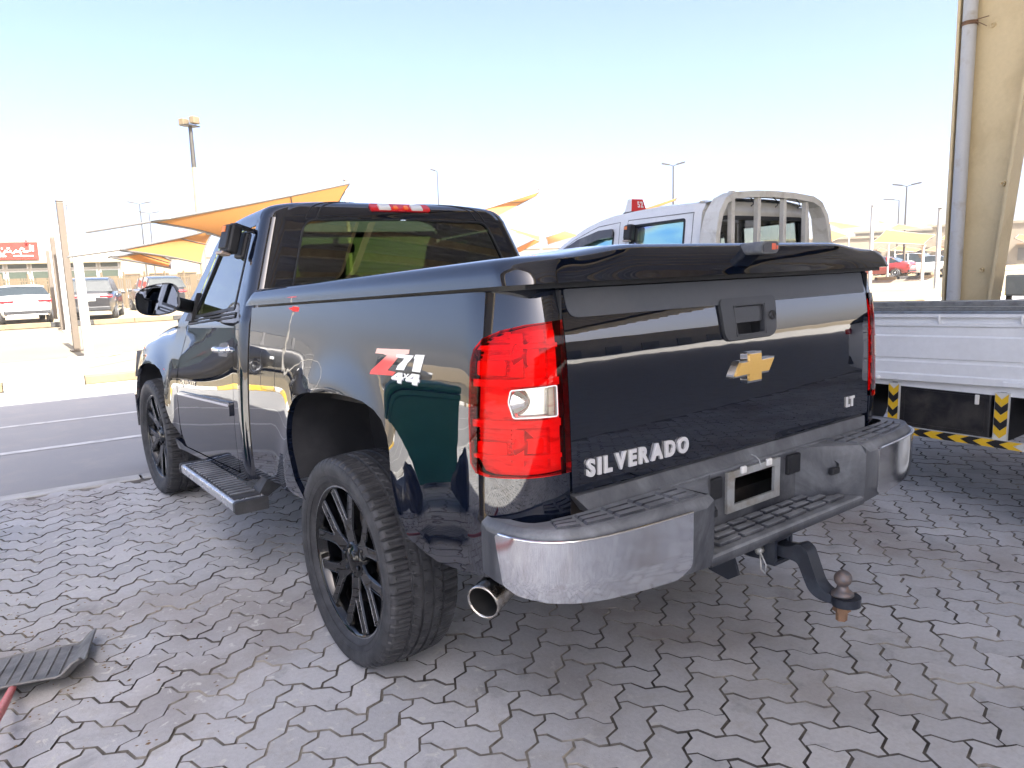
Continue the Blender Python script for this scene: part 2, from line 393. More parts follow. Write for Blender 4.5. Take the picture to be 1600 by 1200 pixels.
def _paver(t,b):
    at_=N_(t,'ShaderNodeAttribute',attribute_name='shade'); r=at_.outputs['Fac']
    c=mixc(t,r,(.46,.465,.475),(.58,.58,.585))
    n1=noise(t,.75,5,.6); n2=noise(t,5,6,.65,dist=.4); n3=noise(t,60,4,.65); n4=noise(t,240,2,.6)
    c=mixc(t,ramp(t,n1,[(.50,0.),(.68,.7)]),c,(.26,.215,.18))                       # brown dirt
    c=mixc(t,ramp(t,n2,[(.58,0.),(.74,.5)]),c,(.14,.14,.145))                          # oil and tyre stains
    c=mixc(t,ramp(t,noise(t,7,6,.7),[(.55,0.),(.70,.5)]),c,(.40,.37,.33))               # dry sand
    sp=ramp(t,noise(t,17,5,.65,dist=.6),[(.60,0.),(.66,1.)])
    g=t.nodes.new('ShaderNodeNewGeometry'); sx=t.nodes.new('ShaderNodeSeparateXYZ'); t.links.new(g.outputs['Position'],sx.inputs[0])
    lf=ramp(t,math_(t,'ADD',math_(t,'MULTIPLY',sx.outputs[0],-.5),.25),[(.25,.12),(.75,1.)])
    c=mixc(t,math_(t,'MULTIPLY',sp,lf),c,(.62,.62,.58))                                 # paint and lime splashes, mostly by the dustpan
    c=mixc(t,ramp(t,n3,[(.3,.20),(.7,0.)]),c,(.13,.13,.135)); c=mixc(t,ramp(t,n4,[(.62,0.),(.72,.4)]),c,(.42,.42,.42))
    t.links.new(c,b.inputs['Base Color']); t.links.new(math_(t,'ADD',.55,math_(t,'MULTIPLY',n2,.3)),b.inputs['Roughness']); bump(t,b,math_(t,'ADD',n3,math_(t,'MULTIPLY',n4,.5)),.35,.006)
M_paver=mat('concrete paver',(.26,.26,.27),.75,0,.35,fn=_paver)
def conc(name,c1,c2): return worn(name,c1,c2,.85,5,spec=.25,bs=.3)
M_edge=conc('concrete edging',(.50,.50,.49),(.36,.35,.33)); M_kw=worn('kerb white paint',(.74,.74,.72),(.45,.42,.36),.7,6); M_ky=worn('kerb yellow paint',(.72,.46,.06),(.45,.36,.2),.7,6)
M_kt=conc('bare kerb concrete',(.17,.13,.08),(.12,.095,.06)); M_kd=worn('kerb dark paint',(.02,.02,.022),(.05,.045,.04),.7,6)
M_line=worn('worn road paint',(.58,.58,.57),(.36,.36,.36),.7,7,lo=.45,hi=.7)
M_verge=mat('verge paving',(.5,.45,.36),.9,0,.2,fn=lambda t,b:t.links.new(mixc(t,noise(t,3,6,.65),(.16,.135,.09),(.20,.17,.12)),b.inputs['Base Color']))

sheet('ground',[(-300,-260),(380,-260),(380,400),(-300,400)],-.06,M_ground)
strip('road',-60,90,3.62,9.87,-.008,M_asph)
strip('road_marking',-60,90,5.20,5.31,-.004,M_line); strip('road_marking',-60,90,6.72,6.81,-.004,M_line)
M_dust=mat('dusty asphalt',(.12,.11,.09),.9,0,.2,fn=lambda t,b:t.links.new(mixc(t,noise(t,.5,6,.6),(.105,.095,.075),(.15,.135,.105)),b.inputs['Base Color']))
strip('parking_lane',-60,110,13.4,27.0,-.010,M_dust)
strip('verge',-60,110,10.0,13.25,.118,M_verge)
strip('car_park',-70,160,28.2,140,-.02,M_ground)
PAV=sheet('pavement',[(-5.2,-5.2),(9.5,-5.2),(9.5,ry(9.5,3.5)),(-5.2,ry(-5.2,3.5))],-.0065,M_sand)
sheet('forecourt',[(-40,-60),(60,-60),(60,ry(60,3.45)),(-40,ry(-40,3.45))],-.03,conc('forecourt concrete',(.45,.44,.42),(.38,.36,.33)))
# flush concrete edging between pavers and asphalt, one stone per metre
for i in range(-6,16):
    mb=MB(); mb.box((0,0,-.05),(.985,.15,.1),bev=.008); mb.build('edging_stone',M_edge,PAV,loc=(i+.5,ry(i+.5,3.55),.001+random.uniform(-.002,.002))).rotation_euler=(0,0,math.atan(RS))
def kerb_row(name,x0,x1,y0,z,cols,L=1.0,d=.13,h=.13):
    r=empty(name,kind='structure'); meshes={}
    for c in set(cols): meshes[c]=MB().box((0,0,h/2),(L-.008,d,h),bev=.015).mesh('kerb_stone',{'w':M_kw,'t':M_kt,'d':M_kd,'y':M_ky}[c])
    i=0;x=x0
    while x<x1:
        o=bpy.data.objects.new('kerb_stone',meshes[cols[i%len(cols)]]);COL.objects.link(o);o.parent=r;o.location=(x+L/2,ry(x+L/2,y0),z+random.uniform(-.004,.004));o.rotation_euler=(0,0,math.atan(RS)+random.uniform(-.004,.004)); x+=L;i+=1
    return r
kerb_row('kerb',-16.5,34,9.935,-.008,'twtwywtw',1.0)
kerb_row('verge_kerb',-12,34,13.32,-.008,'wt',1.17,h=.125)
kerb_row('far_kerb',-16,60,27.6,-.01,'tdt',1.3,.16,.17)
# pavers: zigzag blocks laid in herringbone
CELL=.118; GA=R(38.2); AMP=.108
def zig(p,q):
    """zigzag between two neighbouring lattice points"""
    p=np.array(p,float);q=np.array(q,float);d=q-p;n=np.array([-d[1],d[0]])
    return [tuple(p),tuple(p+d*.27+n*AMP),tuple(p+d*.73-n*AMP)]
lat=[(-1,-.5),(0,-.5),(1,-.5),(1,.5),(0,.5),(-1,.5)]
OUT=[]
for i in range(6): OUT+=zig(lat[i],lat[(i+1)%6])
OUT=np.array(OUT)*CELL
def inset(P,d):
    n=len(P);r=[]
    for i in range(n):
        a=P[i]-P[i-1];b=P[(i+1)%n]-P[i];a/=np.hypot(*a);b/=np.hypot(*b);na=np.array([-a[1],a[0]]);nb=np.array([-b[1],b[0]]);m_=na+nb;m_/=max(.5,m_@na) if False else 1.;m_/=np.hypot(*m_);r.append(P[i]+m_*d/max(.6,m_@na))
    return np.array(r)
P_out=inset(OUT,.0031);P_in=inset(OUT,.0045)
def paver_geo(js=.0008):
    a=P_in+RNG.normal(0,js,P_in.shape); b=P_out+RNG.normal(0,js*.7,P_out.shape); n=len(a)
    v=[(*p,0.) for p in a]+[(*p,-.0135) for p in b]
    return v,[list(range(n))]+[(i,n+i,n+(i+1)%n,(i+1)%n) for i in range(n)]
PM=[]
for k in range(12):
    v,f=paver_geo(); me=bpy.data.meshes.new('paver'); me.from_pydata(v,[],f); me.materials.append(M_paver); me.materials.append(M_sand); me.polygons.foreach_set('material_index',[0]+[1]*(len(f)-1))
    me.attributes.new('shade','FLOAT','POINT').data.foreach_set('value',[float(RNG.random())]*len(v)); me.update(); PM.append(me)
bricks=[];ca,sa=math.cos(GA),math.sin(GA)
rngi=range(-80,120)
for i in rngi:
    for j in rngi:
        k=(i-j)%4
        if k==0: c=(i+1,j+.5);rt=0
        elif k==3: c=(i+.5,j+1);rt=1
        else: continue
        X,Y=c[0]*CELL,c[1]*CELL; x,y=ca*X-sa*Y-.03,sa*X+ca*Y+.02
        if x<-5.1 or x>9.3 or y<-5.1 or y>ry(x,3.47)-.02: continue
        d=np.array([x,y,0])-CAM; z=d@AX[2]; vis=False
        if z>.2:
            px,py=800+FPX*(d@AX[0])/z,600-FPX*(d@AX[1])/z; vis=-60<px<1660 and -50<py<1270
        hid=(-.75<x<.95 and -.85<y<3.7)
        bricks.append((np.hypot(d[0],d[1])+(0 if vis else 100)+(60 if hid else 0),x,y,rt))
bricks.sort()
V=[];F=[];SH=[]
for q,(dd,x,y,rt) in enumerate(bricks):
    z=RNG.normal(0,.0013); tx,ty=RNG.normal(0,.006,2); rz=GA+rt*PI/2+(PI if RNG.random()<.5 else 0)+RNG.normal(0,.006)
    if q<300:
        o=bpy.data.objects.new('paver',PM[q%12]);COL.objects.link(o);o.parent=PAV;o.location=(x,y,z);o.rotation_euler=(tx,ty,rz)
    else:
        v,f=paver_geo() if dd<6 else (([(*p,0.) for p in P_in]+[(*p,-.0135) for p in P_out]),[list(range(18))]+[(i,18+i,18+(i+1)%18,(i+1)%18) for i in range(18)])
        c_,s_=math.cos(rz),math.sin(rz);o=len(V);sh=float(RNG.random())
        for p in v: V.append((c_*p[0]-s_*p[1]+x,s_*p[0]+c_*p[1]+y,p[2]+z+p[0]*tx*.7+p[1]*ty*.7));SH.append(sh)
        F+=[[o+t for t in ff] for ff in f]
me=bpy.data.meshes.new('paver_field');me.from_pydata(V,[],F);me.materials.append(M_paver);me.materials.append(M_sand);me.polygons.foreach_set('material_index',[0 if len(q)>4 else 1 for q in F]);me.attributes.new('shade','FLOAT','POINT').data.foreach_set('value',SH)
pf=bpy.data.objects.new('paver_field',me);COL.objects.link(pf);pf.parent=PAV;pf['kind']='stuff'

# ================================================================== shelter over the parking row
M_colm=worn('cream column paint',(.72,.58,.34),(.52,.39,.2),.6,2.2,bs=.08,lo=.5,hi=.8)
M_sheet=mat('roof sheeting',(.42,.42,.44),.55,.1); M_purl=worn('purlin paint',(.60,.52,.40),(.45,.38,.28),.6,3)
M_pipe=worn('grey pipe',(.55,.55,.54),(.40,.34,.26),.45,6,lo=.55,hi=.75,bs=.05)
SH_ROT=math.atan(RS)
def rotm(v): c,s=math.cos(SH_ROT),math.sin(SH_ROT); return (c*v[0]-s*v[1],s*v[0]+c*v[1],v[2])
roof=empty('shelter_roof','long open parking shelter roof of dark sheeting on cream beams','shelter')
def rz_(y): return 8.6+.05*(y-.95)
mb=MB(); y=.95; prof=[]
while y>-34.0:
    prof+=[(y,0),(y-.10,0),(y-.13,.04),(y-.22,.04)]; y-=.25
XL,XR=-3.4,31
for i,(a,b) in enumerate(zip(prof[:-1],prof[1:])):
    p=[(XL,a[0],rz_(a[0])+a[1]+.24),(XR,a[0],rz_(a[0])+a[1]+.24),(XR,b[0],rz_(b[0])+b[1]+.24),(XL,b[0],rz_(b[0])+b[1]+.24)]
    mb.add(p,[(0,1,2,3)])
    mb.add([(q[0],q[1],q[2]+.012) for q in p],[(3,2,1,0)])
mb.build('roof_sheet',M_sheet,roof,xf=rotm)
pm_=MB().box((0,0,0),(XR-XL-.1,.07,.20)).mesh('purlin',M_purl,xf=rotm)
y=.85
while y>-34:
    o=bpy.data.objects.new('purlin',pm_);COL.objects.link(o);o.parent=roof;q=rotm(((XL+XR)/2,y,0));o.location=(q[0],q[1],rz_(y)+.128);y-=.95
MB().box((0,0,0),(XR-XL,.012,.34)).build('fascia',M_purl,roof,loc=(*rotm(((XL+XR)/2,.97,0))[:2],rz_(.95)+.17),xf=rotm)
def frame_col(x,label,main=False):
    c=empty('steel_column',label,'column',loc=(0,0,0),group='columns of the parking shelter')
    yf=.36;yr=lambda z:-.02-.085*(z-1.25)
    T=lambda v:(v[0]+x,v[1],v[2])
    zt=8.3
    zs=np.linspace(-.02,zt,8)
    mb=MB()
    for a,b in zip(zs[:-1],zs[1:]): mb.add([(-.006,yf-.012,a),(-.006,yr(a)+.012,a),(-.006,yr(b)+.012,b),(-.006,yf-.012,b),(.006,yf-.012,a),(.006,yr(a)+.012,a),(.006,yr(b)+.012,b),(.006,yf-.012,b)],[(0,3,2,1),(4,5,6,7)])
    mb.build('web',M_colm,c,xf=T)
    MB().box((0,yf,(zt+.2)/2-.02),(.21,.022,zt+.2),bev=.003).build('flange',M_colm,c,xf=T)
    mb=MB(); a,b=-.02,zt
    mb.add([(i*.105,yr(z)+j*.011,z) for z in(a,b) for j in(-1,1) for i in(-1,1)],[(0,1,3,2),(4,6,7,5),(0,4,5,1),(2,3,7,6),(0,2,6,4),(1,5,7,3)]);mb.build('flange',M_colm,c,xf=T)
    MB().box((0,.17,.01),(.34,.62,.025),bev=.004).build('base_plate',M_colm,c,xf=T)
    for yy,zz in((-.02,2.05),(.13,3.32),(.05,3.9),(.1,1.35)):
        m_=MB();m_.lathe([(-.008,0),(-.03,.012),(-.03,.02),(-.012,.022),(-.006,.022)],8,'x',(0,yy,zz),smooth=False);m_.build('bolt',M_colm,c,xf=T)
    # rafter going back over the parked cars
    mb=MB(); L=34.0
    ys=np.linspace(-.30,-L,14)
    for h in(0,1):
        for a,b in zip(ys[:-1],ys[1:]):
            dp=lambda y:(.75-.03*abs(y) if y>-10 else .45)
            z0=lambda y:rz_(y)+.02-(dp(y) if h==0 else 0)
            mb.add([(i*.1,y_,z0(y_)+k*.016) for y_ in(a,b) for k in(0,1) for i in(-1,1)],[(0,1,5,4),(2,6,7,3),(0,4,6,2),(1,3,7,5)])
    for a,b in zip(ys[:-1],ys[1:]):
        dp=lambda y:(.75-.03*abs(y) if y>-10 else .45)
        mb.add([(-.005,a,rz_(a)+.02),(-.005,b,rz_(b)+.02),(-.005,b,rz_(b)-dp(b)+.03),(-.005,a,rz_(a)-dp(a)+.03)],[(0,1,2,3),(3,2,1,0)])
    mb.build('rafter',M_colm,c,xf=T)
    MB().box((0,-33.5,3.1),(.2,.3,6.2),bev=.004).build('rear_post',M_colm,c,xf=T)
    return c
frame_col(5.0,'cream tapered steel column behind the white flatbed, with a grey pipe down its side',True)
frame_col(-3.1,'cream tapered steel column at the open end of the shelter, beside the dustpan and green bin')
for x in(13.8,22.5): frame_col(x,'cream tapered steel column farther along the shelter beyond the white flatbed')
mb=MB(); mb.tube([(4.925,.285,-.01),(4.925,.285,1.2),(4.925,.283,2.6),(4.922,.28,4.1),(4.915,.275,8.5)],.054,20)
pipe=mb.build('drain_pipe',M_pipe); tag(pipe,'pale grey plastic drain pipe wired to the cream column','pipe')
mb=MB(); mb.lathe([(-.018,.0555),(-.018,.061),(-.006,.061),(-.006,.0555),(.004,.0555),(.004,.060),(.014,.060),(.014,.0555)],20,'z',(4.924,.281,3.36)); mb.bar((4.90,.225,3.36),(4.89,.14,3.30),.008,.006); mb.bar((4.90,.225,3.37),(4.90,.13,3.375),.008,.006)
mb.build('wire_tie',M_rust,pipe)
sb=empty('switch_box','grey weathered switch box on a thin bracket at the cream column','electrical box',loc=(4.93,-.20,1.22))
MB().box((0,0,0),(.12,.15,.17),bev=.012).build('box',worn('grey metal box',(.36,.35,.28),(.45,.42,.33),.6,12),sb)
MB().box((-.064,0,0),(.008,.125,.145),bev=.003).build('lid',MATS['grey metal box'],sb)
MB().box((.0,.06,-.16),(.035,.035,.16)).build('bracket',M_kt,sb)

# ================================================================== BLACK PICKUP TRUCK
# body coordinates: x right, y forward (0 = rear axle), z up; the body stands nose-down by PIT
PIT=.045
def bx(p): return (p[0],p[1],p[2]-PIT*p[1])
T=empty('pickup_truck','glossy black pickup truck with a hard bed cover, black spoked wheels and a tow ball','pickup truck',loc=(0,0,0))
def tb(mb,name,m,parent=None,**k): return mb.build(name,m,parent or T,xf=bx,**k)
def both(mb,name,m,parent=None,**k):
    a=tb(mb,name,m,parent,**k); b=tb(mirror_mb(mb),name,m,parent,**k); return a,b
def half(mb):
    m2=mirror_mb(mb); o=len(mb.v); mb.v+=m2.v; mb.n+=m2.n; mb.f+=[[o+i for i in q] for q in m2.f]; mb.sm+=m2.sm; mb.mi+=m2.mi; return mb
BELT=1.318; CAPT=1.83
def W(y,z):
    w_=.978-(.135*(z-.75)**2 if z>.75 else .30*(.75-z)**2)
    for yc,am in((0,.022),(3.02,.028)):
        am_=am*smooth(.45,.62,z); r=math.hypot(y-yc,z-.56)
        if am_>0: w_+=am_*math.exp(-(max(0,r-.49)/.105)**2)
    if y>1.2: w_-=.05*(min(y,2.35)-1.2)*smooth(.95,1.32,z)
    if y>3.3: w_-=.16*max(0,(y-3.3)/.65)**2.4
    return w_
def CW(y,t): return W(y,t) if t<=BELT else W(y,BELT)-.353*(t-BELT)
def yback(z): return 1.035+.265*max(0,z-1.38)
RC=.085
_y0=lambda t: yback(t)+RC
def s_of(y,t): y0=_y0(t); return 1.2+(y-y0)*1.55/(2.75-y0)
def FC(s,t):
    """cab skin: s>=1.2 along the side, 1.2..1.08 round the rear corner, below that across the back (.38 = middle)"""
    yb=yback(t); y0=yb+RC
    if s>=1.2:
        yy=y0+(s-1.2)*(2.75-y0)/1.55; return (-CW(yy,t),yy,t)
    w_=CW(y0,t)
    if s>=1.08:
        a=(1.2-s)/.12*PI/2; return (-(w_-RC)-RC*math.cos(a),y0-RC*math.sin(a),t)
    k=(1.08-s)/.70; x=-(w_-RC)*(1-k); return (x,yb-.02*(1-(x/.78)**2)*smooth(1.3,1.5,t),t)
def yt(L): return [(s_of(y,t),t) for y,t in L]
SD=lambda t: s_of(1.205+.19*max(0,t-1.36),t)             # rear shut line of the door
cab=MB()
L=[(SD(t)-.004,t) for t in(.55,.8,1.1,1.36,1.6,1.83)]
winr=rounded([(.38,1.821),(.965,1.812),(.985,1.44),(.38,1.44)],[0,.055,.06,0])
panel(cab,L+[(.38,CAPT)]+winr+[(.38,.60),(1.06,.60),(1.1,.55)],FC,step=.03,flange=0,sign=-1)
_ins=spline([0,.03,.055,.072,.090,.104,.112],[0,.016,.04,.078,.165,.36,.75])
def capf(u,v):
    ef=_ins(.112*v)/.75; z=CAPT+.112*v
    wb=CW(1.3,CAPT); e=ef*wb; wc=max(1e-4,wb-e); r=min(RC+.35*min(e,.3),.85*wc); yb=yback(CAPT)+.6*e; y0=yb+r; hd=1.93
    if u<.6: y=lerp(hd,y0,u/.6); return (-CW(y,CAPT)*(1-ef),y,z-.05*max(0,y-1.62)**1.5)
    if u<.8: a=(u-.6)/.2*PI/2; return (-(wc-r)-r*math.cos(a),y0-r*math.sin(a),z)
    k=(u-.8)/.2; x=-(wc-r)*(1-k); return (x,yb-.02*(1-(x/.78)**2)*(1-ef)*1.0,z)
def gnorm(F,u,v,c,h=.003):
    a=np.array(F(min(1,u+h),v))-np.array(F(max(0,u-h),v));b=np.array(F(u,min(1,v+h)))-np.array(F(u,max(0,v-h)));n=np.cross(a,b);l=np.linalg.norm(n)
    if l<1e-12:return np.array((0,0,1.))
    n/=l; p=np.array(F(u,v))-np.array(c); return n if n@p>0 else -n
def ngrid(mb,F,nu,nv,c,flip=False,mi=0,pv=1.):
    V=[];N=[]
    for j in range(nv+1):
        for i in range(nu+1):
            u,v=i/nu,(j/nv)**pv; V.append(F(u,v)); N.append(gnorm(F,u,v,c))
    Fc=[(j*(nu+1)+i,j*(nu+1)+i+1,(j+1)*(nu+1)+i+1,(j+1)*(nu+1)+i) for j in range(nv) for i in range(nu)]
    if flip: Fc=[q[::-1] for q in Fc]
    mb.add(V,Fc,N,smooth=True,mi=mi)
ngrid(cab,capf,80,26,(0,1.6,1.3))
# pillar in front of the door glass, header, cowl side
dfr=[(2.31,1.20),(2.275,1.335),(1.945,1.778)]
panel(cab,yt([(2.33,1.19),(2.293,1.335),(1.965,1.782),(1.93,CAPT),(2.02,CAPT-.01),(2.10,1.765),(2.55,1.335),(2.58,1.19)]),FC,step=.05,flange=.0,sign=-1)
panel(cab,[(s_of(SDt,t),t) for SDt,t in((1.21,CAPT),(1.945,CAPT),(1.945,1.792),(1.30,1.802))],FC,step=.05,flange=.006,sign=-1)
panel(cab,yt([(1.14,.53),(2.45,.53),(2.45,.60),(2.30,.562),(1.19,.562),(1.14,.562)]),FC,step=.05,flange=.03,sign=-1)
half(cab); tb(cab,'cab_shell',M_paint)
# drip groove lines along the roof
mb=MB()
for k in range(24):
    pass
for u_ in(.835,.852):
    g=MB(); P_=[np.array(FC(1.08-.70*(u_-.8)/.2*1.0,t))+(0,-.001,0) for t in(1.822,1.828)]+[np.array(capf(u_,v))+gnorm(capf,u_,v,(0,1.6,1.3))*.001 for v in np.linspace(0.02,.9,16)]
    g.tube(P_,.0032,6); half(g); tb(g,'roof_seam',M_dplast,kind='stuff')
# cab floor and lower back, so nothing shows through
tb(MB().box((0,1.75,.60),(1.8,1.5,.04)).box((0,1.12,1.0),(1.72,.03,.80)).box((0,2.65,.95),(1.7,.03,.7)),'cab_floor',M_frame)
# --- door with its window
dO=rounded([(SD(.57),.57),(SD(1.36),1.36),(SD(1.793),1.793)]+yt([(1.94,1.782),(2.272,1.335),(2.312,1.19),(2.318,.66),(2.25,.57)]),[.05,0,.05,.03,.02,0,.06,.03])
wO=rounded([(SD(1.38)+.055,1.383),(SD(1.765)+.05,1.766)]+yt([(1.905,1.752),(2.205,1.347)]),[.02,.035,.02,.02])
mb=MB(); panel(mb,dO,FC,[wO],step=.035,flange=.014,sign=-1); doors=both(mb,'door',M_paint)
def ring_poly(mb,poly,F,wd,off,th,sign=-1,mi=0):
    """a raised moulding running round a closed polygon in the domain of F"""
    P=np.array(resample(poly,.03)); n=len(P);ar=sum(P[i][0]*P[(i+1)%n][1]-P[(i+1)%n][0]*P[i][1] for i in range(n))
    Q=inset(P,wd if ar>0 else -wd)
    def nr(p):
        h=2e-3;a=np.array(F(p[0]+h,p[1]))-np.array(F(p[0]-h,p[1]));b=np.array(F(p[0],p[1]+h))-np.array(F(p[0],p[1]-h));q=np.cross(a,b)*sign;return q/np.linalg.norm(q)
    A=[np.array(F(*p))+nr(p)*off for p in P];B=[np.array(F(*p))+nr(p)*(off+th) for p in P];C=[np.array(F(*q))+nr(q)*(off+th) for q in Q];D=[np.array(F(*q))+nr(q)*(off-.012) for q in Q]
    f=[]
    for k in range(3):
        for i in range(n): f.append((k*n+i,k*n+(i+1)%n,(k+1)*n+(i+1)%n,(k+1)*n+i))
    mb.add(A+B+C+D,f)
for d_,sg in zip(doors,(1,-1)):
    f_=(lambda m:m) if sg==1 else mirror_mb
    g=MB(); panel(g,wO,FC,step=.06,flange=0,sign=-1,off=-.008); tb(f_(g),'side_window',M_gside,d_)
    g=MB(); ring_poly(g,wO,FC,.016,.0,.004); tb(f_(g),'window_trim',M_dplast,d_)
    # belt moulding
    g=MB(); ring_poly(g,[(SD(1.36)+.01,1.345),(SD(1.375)+.01,1.372)]+yt([(2.26,1.338),(2.27,1.312)]),FC,.0085,.001,.005); tb(f_(g),'belt_moulding',M_dplast,d_)
    # pull handle
    g=MB(); h=np.array(FC(SD(1.17)+.17,1.185))
    g.tube([h+(.004,-.10,0),h+(-.028,-.085,.002),h+(-.034,-.03,.004),h+(-.034,.04,.004),h+(-.026,.085,.002),h+(.004,.10,0)],[.012,.014,.015,.015,.014,.012],10)
    g.lathe([(-.004,0),(-.004,.012),(.01,.014)],12,'x',tuple(h+(0,-.135,-.01)));tb(f_(g),'door_handle',M_chr2,d_)
    g=MB(); panel(g,rounded([(SD(1.17)+.085,1.15),(SD(1.17)+.085,1.225),(SD(1.17)+.255,1.215),(SD(1.17)+.255,1.15)],.03),FC,step=.04,flange=.004,off=.003,sign=-1);tb(f_(g),'handle_cup',M_chr2,d_)
    # side moulding strip
    g=MB(); m_o=rounded(yt([(1.235,.855),(1.235,.925),(2.27,.915),(2.27,.855)]),[.01,.012,.03,.02]); panel(g,m_o,FC,step=.05,flange=.014,off=.013,sign=-1); mo=tb(f_(g),'side_moulding',M_paint,d_)
    g=MB(); panel(g,rounded(yt([(1.245,.903),(1.245,.915),(2.255,.906),(2.255,.894)]),.004),FC,step=.06,flange=.004,off=.016,sign=-1); tb(f_(g),'moulding_strip',M_chr2,d_)
def text_on(body,F,org,du,dv,hgt,depth,sx=1.,track=1.,bold=.02,bevel=.02,slant=0.):
    """raised letters; org = lower-left point in the domain of F, du/dv = reading and up direction in the domain"""
    out=[];cur=0.
    for ch in body:
        if ch==' ': cur+=.6*sx*track; continue
        v,f=text_mesh(ch,extrude=.1,bevel=bevel,offset=bold)
        v=np.array(v); x0,x1=v[:,0].min(),v[:,0].max(); q=MB(); X=[]
        for p in v:
            a=(cur+(p[0]-x0)*sx+slant*p[1])*hgt; b_=p[1]*hgt; u=(org[0]+du[0]*a+dv[0]*b_,org[1]+du[1]*a+dv[1]*b_)
            h=2e-3;A=np.array(F(u[0]+h,u[1]))-np.array(F(u[0]-h,u[1]));B=np.array(F(u[0],u[1]+h))-np.array(F(u[0],u[1]-h));n=np.cross(A,B);n/=np.linalg.norm(n)
            s_=np.sign(np.cross(A*du[0]+B*du[1],A*dv[0]+B*dv[1])@n); n*=s_
            X.append(np.array(F(*u))+n*(depth*(.5+p[2]/.24)))
        q.add(X,f); out.append((ch,q)); cur+=(x1-x0)*sx+.22*track
    return out,cur*hgt
k=s_of(2.235,.99)
lt,_=text_on('CHEVROLET',FC,(k,.965),(-1,0),(0,1),.028,.004,1.35,.9,bold=.015,slant=.2)
for ch,q in lt: tb(q,'letter',M_chr2,doors[0])
lt,_=text_on('1500',FC,(k-.02,.945),(-1,0),(0,1),.014,.003,1.2,.9)
for ch,q in lt: tb(q,'letter',M_chr2,doors[0])
# --- door mirrors
for sg in(1,-1):
    f_=(lambda m:m) if sg==1 else mirror_mb
    g=MB()
    def mir(u,v,c=(-1.095,2.02,1.468)):
        a=2*PI*u; 
        x=.118*abs(math.cos(a))**.62*math.copysign(1,math.cos(a)); z=.090*abs(math.sin(a))**.62*math.copysign(1,math.sin(a)); z*=1-.18*(x<0)*abs(x)/.118; z+= .012*x/.118
        d=math.sqrt(max(0,1-(1-v)**2)) if v<1 else 1.
        sc=d; return (c[0]+x*sc,c[1]+.12*(1-v)**1.0-.0*v,c[2]+z*sc)
    g.grid(40,12,mir); P=[mir(i/40,1.) for i in range(40)]; c=np.mean(P,0)
    P2=[tuple(c+(np.array(p)-c)*.90) for p in P]; P3=[(p[0],p[1]+.012,p[2]) for p in P2]
    g.add(P+P2+P3,[(i,(i+1)%40,40+(i+1)%40,40+i) for i in range(40)]+[(40+i,40+(i+1)%40,80+(i+1)%40,80+i) for i in range(40)])
    mr=tb(f_(g),'mirror',M_paint)
    g=MB(); g.add([(p[0],p[1]-.002,p[2]) for p in P3],[list(range(40))]); tb(f_(g),'mirror_glass',M_mirror,mr)
    g=MB(); g.add([tuple(c)],[]) ; g=MB(); g.bar((-1.0,2.07,1.445),(-.87,2.22,1.42),.07,.075,bev=.02); g.prism([(2.12,1.335),(2.30,1.335),(2.17,1.50)],lambda y,z:(-CW(y,z)-.022,y,z),lambda y,z:(-CW(y,z)+.004,y,z)); tb(f_(g),'mirror_arm',M_dplast,mr)
# --- windscreen and rear glass
def WS(u,v):
    t=lerp(1.335,1.83,v); y=lerp(2.58,1.95,v); w_=CW(min(y,2.3),t)-.01; x=lerp(-w_,w_,u); return (x,y+.10*(1-(x/w_)**2)*(1-.3*v),t)
g=MB(); g.grid(20,8,WS); ws=tb(g,'windscreen',M_gwind)
g=MB()
for a in((0,0,1,0),(0,1,1,1)):
    pts=[np.array(WS(lerp(a[0],a[2],i/16),lerp(a[1],a[3],i/16)))+np.array((0,.0,.0)) for i in range(17)]; g.tube(pts,.018,6)
tb(g,'windscreen_seal',M_dplast,ws)
g=MB(); wr2=[(s,z) for s,z in winr]; panel(g,winr,FC,step=.05,flange=0,sign=-1,off=-.006); half(g); rg=tb(g,'rear_window',M_gtint)
g=MB(); wo_=[(p[0],p[1]) for p in winr]
P_=np.array(resample(winr,.03)); 
def nrF(F,p,sign=-1):
    h=2e-3;a=np.array(F(p[0]+h,p[1]))-np.array(F(p[0]-h,p[1]));b=np.array(F(p[0],p[1]+h))-np.array(F(p[0],p[1]-h));q=np.cross(a,b)*sign;return q/np.linalg.norm(q)
seal=[np.array(FC(*p))+nrF(FC,p)*.001 for p in resample(winr,.02) if p[0]>.381]
g.tube(seal,.0055,6); half(g); tb(g,'window_seal',M_dplast,rg)
# high brake light: red bar with two clear cargo lamps
def RB(x,z): 
    e=_ins(max(0,z-CAPT)); return (x,yback(CAPT)+.6*e-.02*(1-(x/.78)**2),z)
def lightbar(x0,x1,z0,z1,off,nm,m,parent,r=.012):
    g=MB(); panel(g,rounded([(x0,z0),(x1,z0),(x1,z1),(x0,z1)],r),RB,step=.03,flange=.02,off=off,sign=1); return tb(g,nm,m,parent)
hb=lightbar(-.185,.185,1.864,1.903,.010,'brake_light',M_lred,T,.016)
for x0 in(-.135,.065): lightbar(x0,x0+.07,1.868,1.899,.0125,'cargo_lamp',mat('cargo lamp',(.75,.75,.72),.15,.3,coat=.6),hb,.006)
for x0 in(-.045,.02): lightbar(x0,x0+.025,1.874,1.892,.0122,'bulb_glow',M_lorange,hb,.005)
